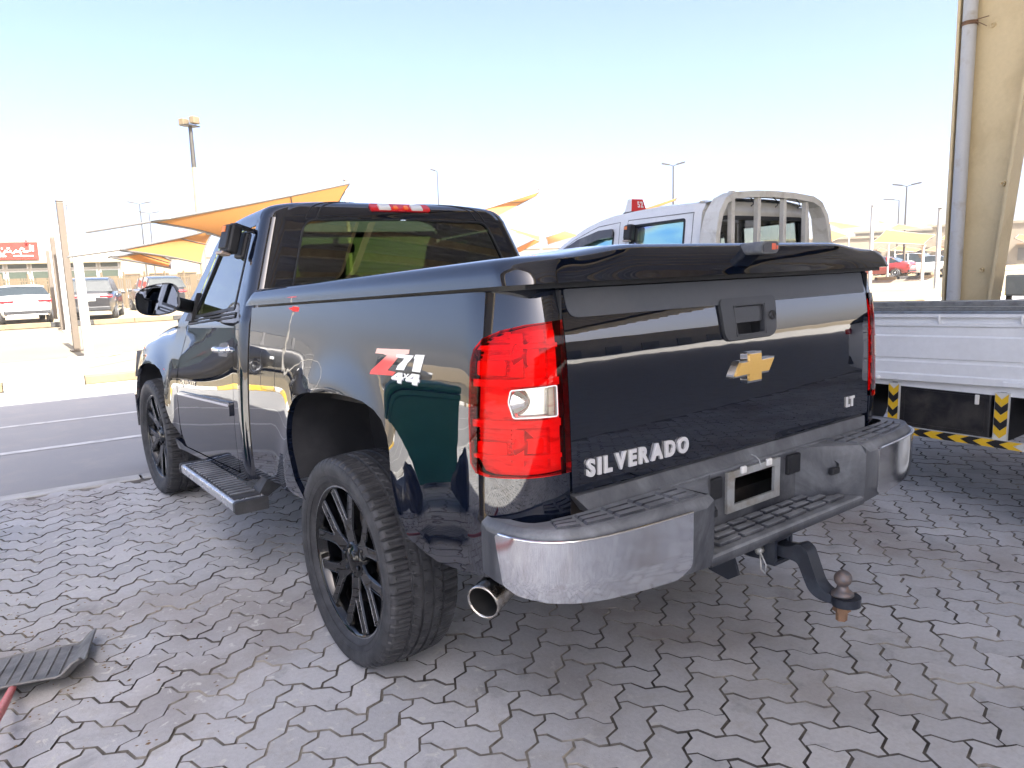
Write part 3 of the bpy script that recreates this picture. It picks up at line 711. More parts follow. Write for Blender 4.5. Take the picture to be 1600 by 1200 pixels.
# --- interior
it=tb(MB().box((0,1.62,1.02),(1.5,.5,.22),bev=.06).box((0,1.32,1.24),(1.5,.16,.52),bev=.06),'bench_seat',M_seat)
for x in(-.40,.40): tb(MB().box((x,1.33,1.615),(.27,.11,.19),bev=.05).box((x,1.33,1.48),(.10,.05,.14)).box((x,1.32,1.33),(.50,.17,.42),bev=.07),'headrest',M_seat,it)
tb(MB().box((0,2.42,1.14),(1.66,.36,.36),bev=.07),'dashboard',M_seat)
g=MB(); g.tube([(-.40+.18*math.cos(a),2.06+.10*math.sin(a)*.5,1.26+.16*math.sin(a)) for a in np.linspace(0,2*PI,25)[:-1]],.014,8,closed=True); g.bar((-.40,2.06,1.26),(-.40,2.35,1.16),.05,.05); tb(g,'steering_wheel',M_dplast)
tb(MB().box((0,1.98,1.74),(.22,.03,.06),bev=.012).box((0,2.02,1.78),(.02,.05,.05)),'inside_mirror',M_dplast)

# --- bed side, running round the rear corner
S_C=-.85; RB_=.24
def ytail(z): return -1.093+.082*max(0,z-.83)**2+.50*max(0,z-1.19)**2
def BS(s,z):
    yb=ytail(z); 
    if s>=S_C:
        ys=lerp(yb+RB_,1.0,(s-S_C)/(1.0-S_C)); return (-W(ys,z),ys,z)
    w_=W(-.85,z); ax=w_-.792; a=min(1.05,(S_C-s)/.338)*PI/2
    return (-.792-ax*math.cos(a)**.92 if a<PI/2 else -.792+(a-PI/2)*.2,yb+RB_-RB_*math.sin(min(a,PI/2)),z)
ARCH=[(.30,.60),(.38,.672),(.424,.78),(.447,.87),(.445,.93),(.42,.975),(.366,1.012),(.30,1.034),(.21,1.047),(.098,1.055),(-.057,1.061),(-.17,1.058),(-.26,1.048),(-.335,1.026),(-.39,.995),(-.425,.95),(-.445,.90),(-.465,.80),(-.50,.70),(-.545,.632)]
RAIL=1.388
TL=[(-1.188,.897),(-1.05,.893),(-.94,.893),(-.905,.900),(-.886,.925),(-.880,1.05),(-.883,1.20),(-.895,1.235),(-.925,1.263),(-.985,1.283),(-1.06,1.295),(-1.188,1.302)]
bo=[(.958,.60)]+ARCH+[(-.62,.598),(-.68,.586),(-.82,.592),(-.95,.605),(-1.06,.61),(-1.188,.62)]+TL+[(-1.188,RAIL),(.958,RAIL)]
mb=MB(); panel(mb,bo,BS,step=.03,flange=.022,bstep=.015,sign=-1); beds=both(mb,'bed_side',M_paint)
for b_,sg in zip(beds,(1,-1)):
    f_=(lambda m:m) if sg==1 else mirror_mb
    # fuel door and seams as recessed lines
    if sg==1:
        g=MB(); ring_poly(g,rounded([(.62,1.02),(.80,1.02),(.80,1.20),(.62,1.20)],.03),BS,.0022,.0,.0006); tb(g,'fuel_door_seam',M_dplast,b_)
    # tail lamp: reflector bowl, red lens, clear lens
    def BSo(s,z): return BS(s,z)
    g=MB(); inner=[(p[0]-(0 if p[0]<-1.18 else .0),p[1]) for p in TL]
    panel(g,inner,BS,step=.03,flange=0,off=-.035,sign=-1); tl=tb(f_(g),'tail_light',M_reflr)
    g=MB()
    # chamber dividers and bulb bowls
    for z_,h_ in((1.145,.01),(1.035,.01),(1.24,.006),(.945,.006)): panel(g,[(-1.17,z_-h_),(-.875,z_-h_),(-.875,z_+h_),(-1.17,z_+h_)],BS,step=.05,flange=.03,off=-.008,sign=-1)
    panel(g,[(-1.165,.915),(-1.13,.915),(-1.13,1.28),(-1.165,1.28)],BS,step=.05,flange=.03,off=-.012,sign=-1)
    panel(g,[(-1.045,1.16),(-1.005,1.16),(-1.005,1.275),(-1.045,1.275)],BS,step=.05,flange=.03,off=-.010,sign=-1)
    panel(g,[(-1.045,.92),(-1.015,.92),(-1.015,1.02),(-1.045,1.02)],BS,step=.05,flange=.03,off=-.012,sign=-1)
    for q in np.arange(.93,1.28,.012):
        if 1.03<q<1.15: continue
        panel(g,[(-1.0,q),(-.89,q),(-.89,q+.0045),(-1.0,q+.0045)],BS,step=.1,flange=.008,off=-.026,sign=-1)
    tb(f_(g),'lamp_chamber',M_reflr,tl)
    g=MB()
    for (s0,s1,z0,z1) in((-1.11,-1.05,.955,.995),(-.99,-.89,.95,.985),(-.985,-.885,1.165,1.205),(-1.10,-1.055,1.19,1.25)):
        panel(g,rounded([(s0,z0),(s1,z0),(s1,z1),(s0,z1)],.008),BS,step=.04,flange=.012,off=-.018,sign=-1)
    tb(f_(g),'amber_reflector',M_lorange,tl)
    g=MB()
    for (s0,z0) in((-1.09,1.215),(-1.09,.972)):
        c=np.array(BS(s0,z0)); g.lathe([(-.03,.0),(-.03,.02),(-.01,.042),(-.008,.043)],20,'y',tuple(c+(0,.062,0)))
    tb(f_(g),'bulb_bowl',mat('bulb bowl',(.6,.35,.3),.25,.6),tl)
    CL=rounded([(-1.150,1.052),(-1.150,1.136),(-1.012,1.128),(-1.005,1.095),(-1.02,1.052)],.008)
    g=MB(); panel(g,TL,BS,[CL],step=.03,flange=.02,off=.006,sign=-1,bstep=.012); tb(f_(g),'red_lens',M_lensr,tl)
    g=MB(); panel(g,CL,BS,step=.03,flange=.018,off=.008,sign=-1); cl=tb(f_(g),'clear_lens',M_lensw,tl)
    g=MB(); ring_poly(g,CL,BS,.0035,.0085,.0012); tb(f_(g),'lens_rim',mat('lens rim',(.8,.78,.75),.2),tl)
    g=MB(); panel(g,[(-1.145,1.056),(-1.145,1.132),(-1.018,1.126),(-1.018,1.056)],BS,step=.03,flange=0,off=-.022,sign=-1); c=np.array(BS(-1.06,1.094)); g.lathe([(-.03,.0),(-.03,.012),(-.004,.034)],18,'y',tuple(c+(-.004,.03,0)));tb(f_(g),'reverse_reflector',mat('reverse reflector',(.8,.79,.75),.15,.75),tl)
    # wheel well liner
    g=MB()
    AR=ARCH[1:-1]; n=len(AR)
    A=[(-W(y,z)+.012,y*1.0,z) for y,z in AR]; B=[(-.62,y*.97,z-.005) for y,z in AR]
    g.add(A+B,[(i,i+1,n+i+1,n+i) for i in range(n-1)],smooth=True); g.add(B,[list(range(n))])
    tb(f_(g),'wheel_well',M_liner)
# decals: sticker lettering on the bed side
def decal(poly,F,m,nm,parent,off=.0012,fl=.0008):
    g=MB(); panel(g,poly,F,step=.03,flange=fl,off=off,sign=-1); return tb(g,nm,m,parent)
def _zred(t,b):
    g=t.nodes.new('ShaderNodeNewGeometry'); sx=t.nodes.new('ShaderNodeSeparateXYZ'); t.links.new(g.outputs['Position'],sx.inputs[0])
    f=ramp(t,math_(t,'SUBTRACT',sx.outputs[2],1.15),[(.0,(.75,.03,.03)),(.055,(.8,.06,.05)),(.078,(.85,.5,.42)),(.09,(.85,.5,.42))]); t.links.new(f,b.inputs['Base Color'])
M_zred=mat('fading red sticker',(.7,.05,.05),.3,coat=.5,fn=_zred); M_dwhite=mat('white sticker',(.82,.82,.80),.3,coat=.5); M_dgrey=mat('sticker shadow grey',(.35,.36,.4),.3,coat=.5)
def px2(pts,x=-.962):
    out=[]
    for u,v in pts:
        px,py=560+u/11.43,530+v/11.43; d_=AX[0]*(px-800)/FPX-AX[1]*(py-600)/FPX+AX[2]; q=CAM+d_*((x-CAM[0])/d_[0]); out.append((q[1],q[2]+PIT*q[1]))
    return out
decal(px2([(285,172),(870,195),(862,270),(700,300),(560,490),(505,560),(650,590),(600,655),(205,625),(215,560),(330,440),(470,300),(400,270),(262,258)]),BS,M_zred,'sticker_letter',beds[0])
decal(px2([(650,275),(950,300),(930,345),(850,440),(800,560),(655,550),(685,470),(760,400),(790,350),(640,330)]),BS,M_dwhite,'sticker_letter',beds[0],off=.0018)
decal(px2([(985,285),(1150,292),(1090,600),(945,580),(975,360),(960,345)]),BS,M_dwhite,'sticker_letter',beds[0],off=.0018)
M_none=None
for pts,inn in (([(700,600),(780,605),(775,680),(800,685),(798,725),(770,722),(765,790),(695,775),(700,730),(590,712),(590,680)],[(700,640),(695,682),(655,676)]),([(950,620),(1085,640),(1070,720),(1090,724),(1086,770),(1060,765),(1050,825),(960,808),(965,765),(840,745),(842,712)],[(990,662),(975,722),(915,712)])):
    P_=px2(pts); g=MB(); panel(g,P_,BS,[px2(inn)],step=.03,flange=.0008,off=.0024,sign=-1); tb(g,'sticker_letter',M_dwhite,beds[0])
    P2=px2([(a+6,b_+16) for a,b_ in pts]); decal(P2,BS,M_dgrey,'sticker_shadow',beds[0],off=.0013)
decal(px2([(800,615),(830,618),(845,650),(875,622),(905,626),(862,668),(880,710),(850,708),(838,685),(812,705),(790,700),(825,662)]),BS,M_dwhite,'sticker_letter',beds[0],off=.0024)
# bed inner box (under the cover)
tb(MB().box((0,.0,1.0),(1.50,1.9,.04)).box((-.79,.05,1.18),(.05,1.80,.38)).box((.79,.05,1.18),(.05,1.80,.38)).box((0,.95,1.15),(1.75,.03,.45)),'bed_box',M_frame)
# --- tailgate
def TG(x,z): return (x,ytail(z)-.010*(1-(x/.79)**2),z)
tgo=rounded([(-.784,.832),(.784,.832),(.784,1.384),(-.784,1.384)],.012)
hx,hz0,hz1=.155,1.178,1.328
mb=MB(); panel(mb,tgo,TG,[rounded([(-.13,1.195),(.13,1.195),(.13,1.312),(-.13,1.312)],.02)],step=.03,flange=.022,sign=1,bstep=.02); tg=tb(mb,'tailgate',M_paint)
g=MB(); panel(g,rounded([(-.765,1.305),(.765,1.305),(.768,1.381),(-.768,1.381)],[.05,.012,.01,.01]),TG,step=.05,flange=.004,off=.0035,sign=1); tb(g,'tailgate_cap',M_cap,tg)
bo_=rounded([(-.136,1.190),(.138,1.190),(.150,1.322),(-.150,1.322)],[.035,.035,.025,.025]); bi_=rounded([(-.072,1.206),(.072,1.206),(.080,1.295),(-.080,1.295)],.010)
g=MB(); panel(g,bo_,TG,[bi_],step=.03,flange=.018,off=.010,sign=1); hb_=tb(g,'handle_bezel',M_bezel,tg)
g=MB(); ring_poly(g,rounded([(-.139,1.187),(.141,1.187),(.153,1.325),(-.153,1.325)],.035),TG,.004,.0,.0018,sign=1); tb(g,'bezel_gasket',M_dplast,tg)
g=MB(); P0=[(-.078,1.200),(.078,1.200),(.084,1.300),(-.084,1.300)]
g.add([tuple(np.array(TG(*p))+(0,.045,0)) for p in P0]+[tuple(np.array(TG(*p))+(0,-.012,0)) for p in P0],[(0,1,2,3),(0,4,5,1),(1,5,6,2),(2,6,7,3),(3,7,4,0)]); tb(g,'handle_recess',M_dplast,tg)
g=MB(); panel(g,rounded([(-.072,1.243),(.072,1.243),(.078,1.293),(-.078,1.293)],.006),TG,step=.04,flange=.018,off=.002,sign=1); tb(g,'handle',M_bezel,tg)
g=MB(); c=np.array(TG(.118,1.258)); g.lathe([(.004,.0),(-.002,.011),(-.002,.014),(.006,.016)],16,'y',tuple(c+(0,-.016,0))); tb(g,'lock',M_dplast,tg)
# gold cross badge with a chrome edge
bw=[(-.118,.0),(-.094,.036),(-.046,.036),(-.038,.062),(.052,.062),(.046,.036),(.132,.036),(.108,-.012),(.060,-.030),(.052,-.052),(-.036,-.052),(-.044,-.022),(-.126,-.022)]
bw=[(-.125,-.030),(-.085,.034),(-.036,.034),(-.036,.064),(.048,.064),(.048,.034),(.130,.034),(.090,-.030),(.046,-.030),(.046,-.060),(-.040,-.060),(-.040,-.030)]
bw=[(x*.90,z*.80+1.094) for x,z in bw]; 
g=MB(); panel(g,bw[::-1],TG,step=.03,flange=.016,off=.014,sign=1); bd=tb(g,'badge_rim',M_chr2,tg)
bi=[tuple(p) for p in inset(np.array(resample(bw,1.)),-.0065)]
g=MB(); panel(g,bi[::-1],TG,step=.03,flange=.006,off=.019,sign=1); tb(g,'gold_badge',M_gold,tg)
lt,wd=text_on('SILVERADO',TG,(0,0),(1,0),(0,1),.046,.009,1.,1.); sxx=.382/wd
lt,wd=text_on('SILVERADO',TG,(-.735,.8725),(1,0),(0,1),.0455,.009,1.0*sxx*1.0,sxx*1.25,bold=.05)
M_bdg=mat('badge chrome',(.82,.82,.83),.22,.45)
for ch,q in lt: tb(q,'letter',M_bdg,tg)
lt,wd=text_on('LT',TG,(.612,.878),(1,0),(0,1),.036,.006,.9,.5,bold=.05)
for ch,q in lt: tb(q,'letter',M_bdg,tg)
for x in(-.789,.789): tb(MB().box((x,ytail(1.1)+.03,1.1),(.006,.02,.56)),'tailgate_gap',M_dplast,tg)

# --- hard bed cover
LX,LYF,LYR=.948,.972,-1.118
_lin=spline([0,.03,.052,.066,.075,.080],[0,.004,.013,.028,.07,.30])
def LID(u,v):
    """u: front-left .. rear-left corner .. rear middle ; v: up the edge and over the top"""
    dz=.080*v; e=_lin(dz); rr=.115+min(e,.25)*.6
    lx=LX-.018*0
    def hump(x,y): return (.025*smooth(.78,.50,abs(x)))*smooth(-.05,-.85,y)
    if u<.55:
        y=lerp(LYF-min(e,.1)*.9,LYR+e*.55+.42*dz+rr,u/.55); x=-(lx+.012*(y>0)*smooth(0,.9,y)*0-e); fr=1-smooth(.90,.972,y)*.55
        z0=RAIL+.010
        return (x,y,z0+dz*1.0*fr+hump(x,y)*v+.003*smooth(.0,.3,e))
    wc=lx-e
    if u<.75:
        a=(u-.55)/.2*PI/2; x=-(wc-rr)-rr*math.cos(a); y=LYR+e*.55+.42*dz+rr-rr*math.sin(a)
    else:
        k=(u-.75)/.25; x=-(wc-rr)*(1-k); y=LYR+e*.55+.42*dz-.012*(1-(x/.95)**2)
    return (x,y,RAIL+.010+dz+hump(x,y)*v+.003*smooth(.0,.3,e))
lid=MB(); ngrid(lid,LID,110,30,(0,0,.6),pv=1.0)
# top sheet inside the last ring
last=[LID(i/110,1.) for i in range(111)]
def LTOP(u,v):
    p=LID(u,1.); x=p[0]*(1-v); y=p[1]; hmp=(.025*smooth(.78,.50,abs(x)))*smooth(-.05,-.85,y); base=RAIL+.010+.080+.003+.003*v
    f0=p[2]-(RAIL+.010+.080+.003+(.025*smooth(.78,.50,abs(p[0])))*smooth(-.05,-.85,y)); return (x,y,base+hmp+f0*(1-v))
ngrid(lid,lambda u,v:LTOP(u*.55,v),50,24,(0,0,.6))
k0=.55;
def LT2(u,v):
    a=LID(.55+.45*u,1.); yj=LID(.55,1.)[1]; y=lerp(a[1],yj,v); x=a[0]; base=RAIL+.010+.080+.003; return (x,y,base+(.025*smooth(.78,.50,abs(x)))*smooth(-.05,-.85,y)+.003*(1-abs(x)/.65 if abs(x)<.65 else 0)*v)
ngrid(lid,LT2,50,8,(0,0,.6))
# lower lip
lp=[LID(i/110,0) for i in range(111)]; lid.add(lp+[(p[0]*.96,p[1]*.97,p[2]-.001) for p in lp],[(i,i+1,112+i,111+i) for i in range(110)])
lid.add([(-LX+.02,LYF,RAIL+.008),(0,LYF,RAIL+.008),(0,LYF-.02,RAIL+.10),(-LX+.06,LYF-.02,RAIL+.06)],[(0,1,2,3)])
half(lid); lido=tb(lid,'bed_cover',M_paint)
g=MB(); g.box((0,-.06,RAIL+.004),(1.80,2.0,.012)); tb(g,'cover_seal',M_dplast,lido)
# cover lock: grey oval escutcheon with a red keyhole mark
g=MB()
def LK(u,v): return (u,-1.118-.0,v)
lk=rounded([(-.055,1.456),(.040,1.456),(.045,1.494),(-.045,1.494)],.018)
g.prism(lk,lambda x,z:(x,-1.165,z),lambda x,z:(x,-1.08,z)); lo_=tb(g,'cover_lock',worn('grey lock housing',(.10,.11,.12),(.2,.2,.2),.45,20),lido)
g=MB(); g.prism([(x*.84-.001,(z-1.475)*.80+1.475) for x,z in lk],lambda x,z:(x,-1.168,z),lambda x,z:(x,-1.16,z)); tb(g,'lock_face',M_bplast,lo_)
g=MB(); g.box((.010,-1.168,1.477),(.02,.004,.02),bev=.003).box((.028,-1.168,1.474),(.008,.004,.012),bev=.002); tb(g,'lock_mark',mat('faded red',(.65,.12,.06),.5),lo_)

# --- front end: fenders, bonnet, grille, lamps, bumper
AF=[(y+3.02-.0,z) for y,z in [(.47,.60),(.455,.72),(.45,.87),(.43,.95),(.36,1.01),(.21,1.047),(.0,1.06),(-.17,1.057),(-.30,1.03),(-.385,.985),(-.43,.92),(-.47,.80),(-.545,.70),(-.68,.625)]]
ftop=lambda y: interp(y,[2.3,2.7,3.1,3.5,3.8,3.95],[1.325,1.318,1.29,1.24,1.14,1.02])
def FS(y,z):
    r=smooth(ftop(y)-.13,ftop(y),z); return (-(W(y,z)-.10*r**2.2),y,z)
fo=[(2.335,.63),(2.325,1.2),(2.288,1.32)]+[(y,ftop(y)) for y in (2.45,2.7,2.9,3.1,3.3,3.5,3.65,3.8,3.9)]+[(3.93,.95),(3.90,.72),(3.55,.62)]+AF
mb=MB(); panel(mb,fo,FS,step=.035,flange=.02,sign=-1,bstep=.02); fend=both(mb,'front_fender',M_paint)
for f__,sg in zip(fend,(1,-1)):
    f_=(lambda m:m) if sg==1 else mirror_mb
    g=MB(); AR=AF[1:-1]; n=len(AR); A=[(-W(y,z)+.012,y,z) for y,z in AR]; B=[(-.60,(y-3.02)*.97+3.02,z-.005) for y,z in AR]
    g.add(A+B,[(i,i+1,n+i+1,n+i) for i in range(n-1)],smooth=True); g.add(B,[list(range(n))]); tb(f_(g),'wheel_well',M_liner)
    g=MB(); g.grid(8,6,lambda u,v:(-lerp(.93,.60,u)+.03*v,3.905-.06*(1-u)**2*1.5-.0*v+.04*u,lerp(.92,1.12,v))); h=tb(f_(g),'headlight',mat('headlight',(.6,.62,.64),.08,.3,coat=1.),f__)
def BN(u,v):
    x=lerp(-1,1,u); y=lerp(2.56,3.88,v); w_=W(y,1.25)-.10; e=abs(x)**4; return (x*w_,y,ftop(y)+.045*(1-abs(x)**2.5)+.02*math.exp(-((abs(x)-.55)/.12)**2)*(1-v))
g=MB(); g.grid(30,24,BN,flip=False); tb(g,'bonnet',M_paint)
g=MB(); g.box((0,3.90,1.03),(1.16,.05,.24),bev=.015); gr=tb(g,'grille',M_dplast); 
tb(MB().box((0,3.935,1.03),(1.18,.03,.05),bev=.008),'grille_bar',M_paint,gr)
g=MB(); g.prism([(-.98,3.62),(-.94,3.86),(-.7,3.99),(-.3,4.03),(.3,4.03),(.7,3.99),(.94,3.86),(.98,3.62),(.9,3.6),(-.9,3.6)],lambda x,y:(x,y,.56),lambda x,y:(x,y,.80)); tb(g,'front_bumper',M_paint)
tb(MB().box((0,3.3,.62),(1.1,1.2,.10)),'front_tray',M_frame)

# --- rear bumper
PB=[(-.985,-.945),(-.992,-1.02),(-.988,-1.08),(-.970,-1.14),(-.935,-1.19),(-.88,-1.225),(-.80,-1.248),(-.68,-1.264),(-.52,-1.276),(-.42,-1.281)]
pbx=[0]
for a,b in zip(PB[:-1],PB[1:]): pbx.append(pbx[-1]+math.hypot(b[0]-a[0],b[1]-a[1]))
PL=pbx[-1]; fx=spline(pbx,[p[0] for p in PB]); fy=spline(pbx,[p[1] for p in PB])
def BP(s,z):
    """outer face of the bumper: s = length along the plan curve from the left end, z = height"""
    sc=min(max(s,.002),PL-.002); d=1e-3; tx,ty=fx(sc+d)-fx(sc-d),fy(sc+d)-fy(sc-d); l=math.hypot(tx,ty); nx,ny=ty/l,-tx/l
    x,y=fx(sc)+tx/l*(s-sc),fy(sc)+ty/l*(s-sc)
    if nx*x+ny*(y+.6)<0: nx,ny=-nx,-ny
    k=0.; 
    if z>.762: k=-.024*(1-math.sqrt(max(0,1-((z-.762)/.022)**2)))
    if z<.63: k=-.26*(.63-z)**1.25
    k+=-.02*(z<.9)*max(0,(.70-z))*.6
    return (x+nx*k,y+ny*k,z)
bot=lambda s: interp(s,[0,.25,.45,PL],[.628,.600,.585,.572])
mb=MB(); 
panel(mb,[(0,bot(0))]+[(s,bot(s)) for s in np.linspace(.04,PL,14)]+[(PL,.7838),(0.,.7838)],BP,step=.03,flange=.02,bstep=.014,sign=1)
bump_=empty('rear_bumper',parent=T)
both(mb,'bumper_body',M_bplast,bump_)
for sg in(1,-1):
    f_=(lambda m:m) if sg==1 else mirror_mb
    g=MB(); s1=PL-.092; co=rounded([(.105,.622),(.078,.757),(s1,.757),(s1,.600),(s1-.05,bot(s1)-.003),(.40,bot(.4)-.003),(.25,bot(.25)-.002),(.16,.606)],[.012,.012,.006,.012,.01,0,0,.01])
    panel(g,co,BP,step=.025,flange=.012,bstep=.014,off=.006,sign=1); cp_=tb(f_(g),'chrome_panel',M_chrome,bump_); g=MB(); g.tube([np.array(BP(s,.7565))+np.array((0,-.0065 if s>.2 else -.004,.001)) for s in np.linspace(.085,s1-.004,26)],.0042,8); tb(f_(g),'chrome_lip',M_chr2,cp_)
    # step pad on top
    def PT(s,k):
        o=BP(s,.7838); n=np.array((o[0],o[1])); 
        ix=interp(s,pbx,[-.935,-.935,-.93,-.915,-.885,-.83,-.76,-.66,-.50,-.40]); iy=interp(s,pbx,[-.95,-1.02,-1.06,-1.085,-1.10,-1.105,-1.107,-1.108,-1.109,-1.110])
        return (lerp(o[0],ix,k),lerp(o[1],iy,k),.7838-.004*smooth(0,.12,k)+.0*k)
    g=MB(); panel(g,[(0,0),(PL,0),(PL,1),(0,1)],PT,step=.05,flange=0,sign=-1); 
    if max(q[2] for q in g.n)<.5: g.n=[(-a,-b,-c) for a,b,c in g.n]; g.f=[q[::-1] for q in g.f]
    tb(f_(g),'step_pad',M_bplast,bump_)
    for i,(sa_,sb_) in enumerate([(.27,.345),(.36,.455),(.47,.565),(.58,.675),(.69,.765)]):
        if sb_>PL-.01: sb_=PL-.02
        for (ka,kb) in((.16,.36),(.42,.62),(.68,.86)):
            if sa_>=sb_: continue
            g=MB(); q=[PT(sa_,ka),PT(sb_,ka),PT(sb_,kb),PT(sa_,kb)]
            c=np.mean(q,0); hi=[tuple(np.array(p)+(0,0,.007)) for p in [c+(np.array(p)-c)*.90 for p in q]]
            g.add(q+hi,[(0,1,5,4),(1,2,6,5),(2,3,7,6),(3,0,4,7),(4,5,6,7)]); tb(f_(g),'tread_block',M_bplast,bump_)
    # sloping side of the middle notch
    g=MB()
    e0=BP(PL,.7838); 
    rows=[]
    for z in np.linspace(.7838,bot(PL),7):
        a=BP(PL,max(z,bot(PL))); k=(.7838-z)/(.7838-.605)
        rows.append([(lerp(a[0],-.235,v),lerp(a[1],-1.125,v**.8),z if z>.605 else lerp(z,.605,min(1,v*3))) for v in np.linspace(0,1,9)])
    V=[p for r in rows for p in r]; g.add(V,[(j*9+i,j*9+i+1,(j+1)*9+i+1,(j+1)*9+i) for j in range(6) for i in range(8)],smooth=True)
    g.add([e0,(-.40,-1.110,.7798),(-.23,-1.112,.7798),(-.235,-1.125,.7798),tuple(rows[0][4])],[(0,1,2,3,4)])
    tb(f_(g),'notch_side',M_bplast,bump_)
# rail behind the notch, lower step, back wall with the plate opening
g=MB(); g.box((0,-1.098,.772),(.92,.055,.024),bev=.006); tb(g,'notch_rail',M_bplast,bump_)
g=MB(); g.prism([(-1.075,.77),(-1.122,.772),(-1.100,.820),(-1.075,.824)],lambda y,z:(-.775+(.824-z)*.8,y+.010,z),lambda y,z:(.775-(.824-z)*.8,y+.010,z),smooth=False); tb(g,'sight_shield',M_bplast,bump_)
g=MB()
for (x0,x1,z0,z1) in((-.26,-.152,.60,.762),(.118,.26,.60,.762),(-.152,.118,.60,.648)): g.box(((x0+x1)/2,-1.118,(z0+z1)/2),(x1-x0,.012,z1-z0))
tb(g,'notch_wall',M_bplast,bump_)
def LS(u,v): 
    x=lerp(-1,1,u); xw=lerp(.245,.425,v); y=lerp(-1.112,-1.268,v); return (x*xw,y,.606-.004*v)
g=MB(); g.grid(16,4,LS); 
L2=[LS(i/16,1.) for i in range(17)]; 
r1=[(p[0],p[1]-.008,p[2]-.006) for p in L2]; r2=[(p[0],p[1]-.010,.572) for p in L2]; r3=[(p[0],p[1]+.06,.556) for p in L2]
g.add(L2+r1+r2+r3,[(j*17+i,j*17+i+1,(j+1)*17+i+1,(j+1)*17+i)[::-1] for j in range(3) for i in range(16)],smooth=True); tb(g,'lower_step',M_bplast,bump_)
for r_ in range(3):
    for i in range(6):
        y=-1.15-.042*r_; xw=lerp(.245,.425,(.038+.042*r_)/.156)*.92; x0=lerp(-xw,xw,i/6)+.008; x1=lerp(-xw,xw,(i+1)/6)-.008
        g=MB(); g.box(((x0+x1)/2,y,.610),(x1-x0,.026,.012),bev=.003); tb(g,'tread_block',M_bplast,bump_)
pf_=MB()
M_brk=worn('galvanised bracket',(.42,.44,.45),(.28,.25,.2),.45,14,metal=.4)
for (x0,x1,z0,z1) in((-.165,-.128,.640,.775),(.092,.125,.640,.775),(-.128,.092,.752,.775),(-.128,.092,.640,.664)): pf_.box(((x0+x1)/2,-1.131,(z0+z1)/2),(x1-x0,.010,z1-z0))
pl=tb(pf_,'plate_frame',M_brk,bump_)
for x in(-.085,.055): tb(MB().box((x,-1.138,.772),(.026,.012,.024),bev=.004),'plate_clip',mat('white plastic clip',(.7,.7,.68),.4),pl)
g=MB(); g.tube([(.01,-1.10,.800),(.012,-1.115,.796),(.014,-1.128,.785),(.012,-1.138,.765)],.0025,6); tb(g,'wire',M_brk,pl)
for x in(-.225,.212): tb(MB().box((x,-1.128,.735),(.075,.02,.07),bev=.006),'blank_cover',M_dplast,bump_)
g=MB()
for sg in(-1,1):
    pass
for sg in(-1,1):
    cpos=(sg*.345,-1.205,.705); g=MB(); g.lathe([(-.012,0),(-.012,.02),(.004,.028),(.006,.022)],14,'y',cpos,arc=(0,PI)); g.box((cpos[0],cpos[1]-.004,cpos[2]-.008),(.05,.02,.024),bev=.004)
    tb(g,'plate_lamp',M_dplast,bump_)
# --- tow hitch
hi_=empty('tow_hitch',parent=T)
g=MB()
for (dx,dz,w_,h_) in((0,.034,.076,.010),(0,-.034,.076,.010),(-.034,0,.010,.058),(.034,0,.010,.058)): g.box((dx,-1.06,.505+dz),(w_,.34,h_))
g.box((0,-1.215,.505+.040),(.096,.04,.012)).box((0,-1.215,.505-.040),(.096,.04,.012)).box((-.044,-1.215,.505),(.012,.04,.07)).box((.044,-1.215,.505),(.012,.04,.07)); tb(g,'receiver_tube',M_hitch,hi_)
g=MB()
for x in(-.115,.115):
    g.prism([(-1.10,.55),(-1.03,.55),(-1.03,.415),(-1.11,.40),(-1.15,.425),(-1.13,.48)],lambda y,z,x=x:(x-.005,y,z),lambda y,z,x=x:(x+.005,y,z))
g.box((0,-1.06,.552),(.5,.10,.014)); g.box((0,-1.07,.575),(.12,.05,.05)); tb(g,'chain_plate',M_hitch,hi_)
g=MB(); sh=[(-1.10,.525),(-1.265,.525),(-1.305,.545),(-1.330,.53),(-1.370,.432),(-1.395,.410),(-1.460,.407),(-1.460,.381),(-1.375,.381),(-1.340,.400),(-1.300,.482),(-1.275,.487),(-1.10,.487)]
sh=rounded(sh,[0,.02,.01,.01,.02,.02,.008,.008,.02,.02,.02,.02,0],4)
g.prism(sh,lambda y,z:(-.026,y,z),lambda y,z:(.026,y,z)); tb(g,'ball_mount',M_hitch,hi_)
g=MB(); g.lathe([(.381,.042),(.407,.042)],20,'z',(0,-1.450,0),smooth=True); g.add([(.042*math.cos(a),-1.450+.042*math.sin(a),.4075) for a in np.linspace(0,2*PI,21)[:-1]],[list(range(20))]);g.add([(.042*math.cos(a),-1.450+.042*math.sin(a),.3805) for a in np.linspace(0,2*PI,21)[:-1]],[list(range(20))[::-1]]); tb(g,'mount_eye',M_hitch,hi_)
bc=(0,-1.437,.005)
g=MB(); pr=[(.403,.0),(.403,.033),(.410,.033),(.418,.024),(.421,.019),(.434,.0155)]+[(.456+.0262*math.sin(a),.0262*math.cos(a)) for a in np.linspace(-.93,PI/2,14)]; g.lathe(pr,28,'z',bc); tb(g,'tow_ball',M_ball,hi_)
g=MB(); g.lathe([(.375,.0),(.375,.026),(.352,.026),(.352,.0175),(.322,.0165),(.320,0)],6,'z',bc,smooth=False); tb(g,'ball_nut',M_rust,hi_)
g=MB(); g.tube([(-.055,-1.185,.505),(.055,-1.185,.505)],.008,8); g.tube([(-.058,-1.185,.505),(-.075,-1.20,.485),(-.085,-1.21,.455),(-.070,-1.215,.435),(-.058,-1.21,.46),(-.062,-1.19,.50),(-.075,-1.17,.53)],.003,6); g.lathe([(-.01,0),(-.01,.012),(.008,.012),(.01,0)],10,'x',(-.062,-1.188,.505)); tb(g,'hitch_pin',M_brk,hi_)
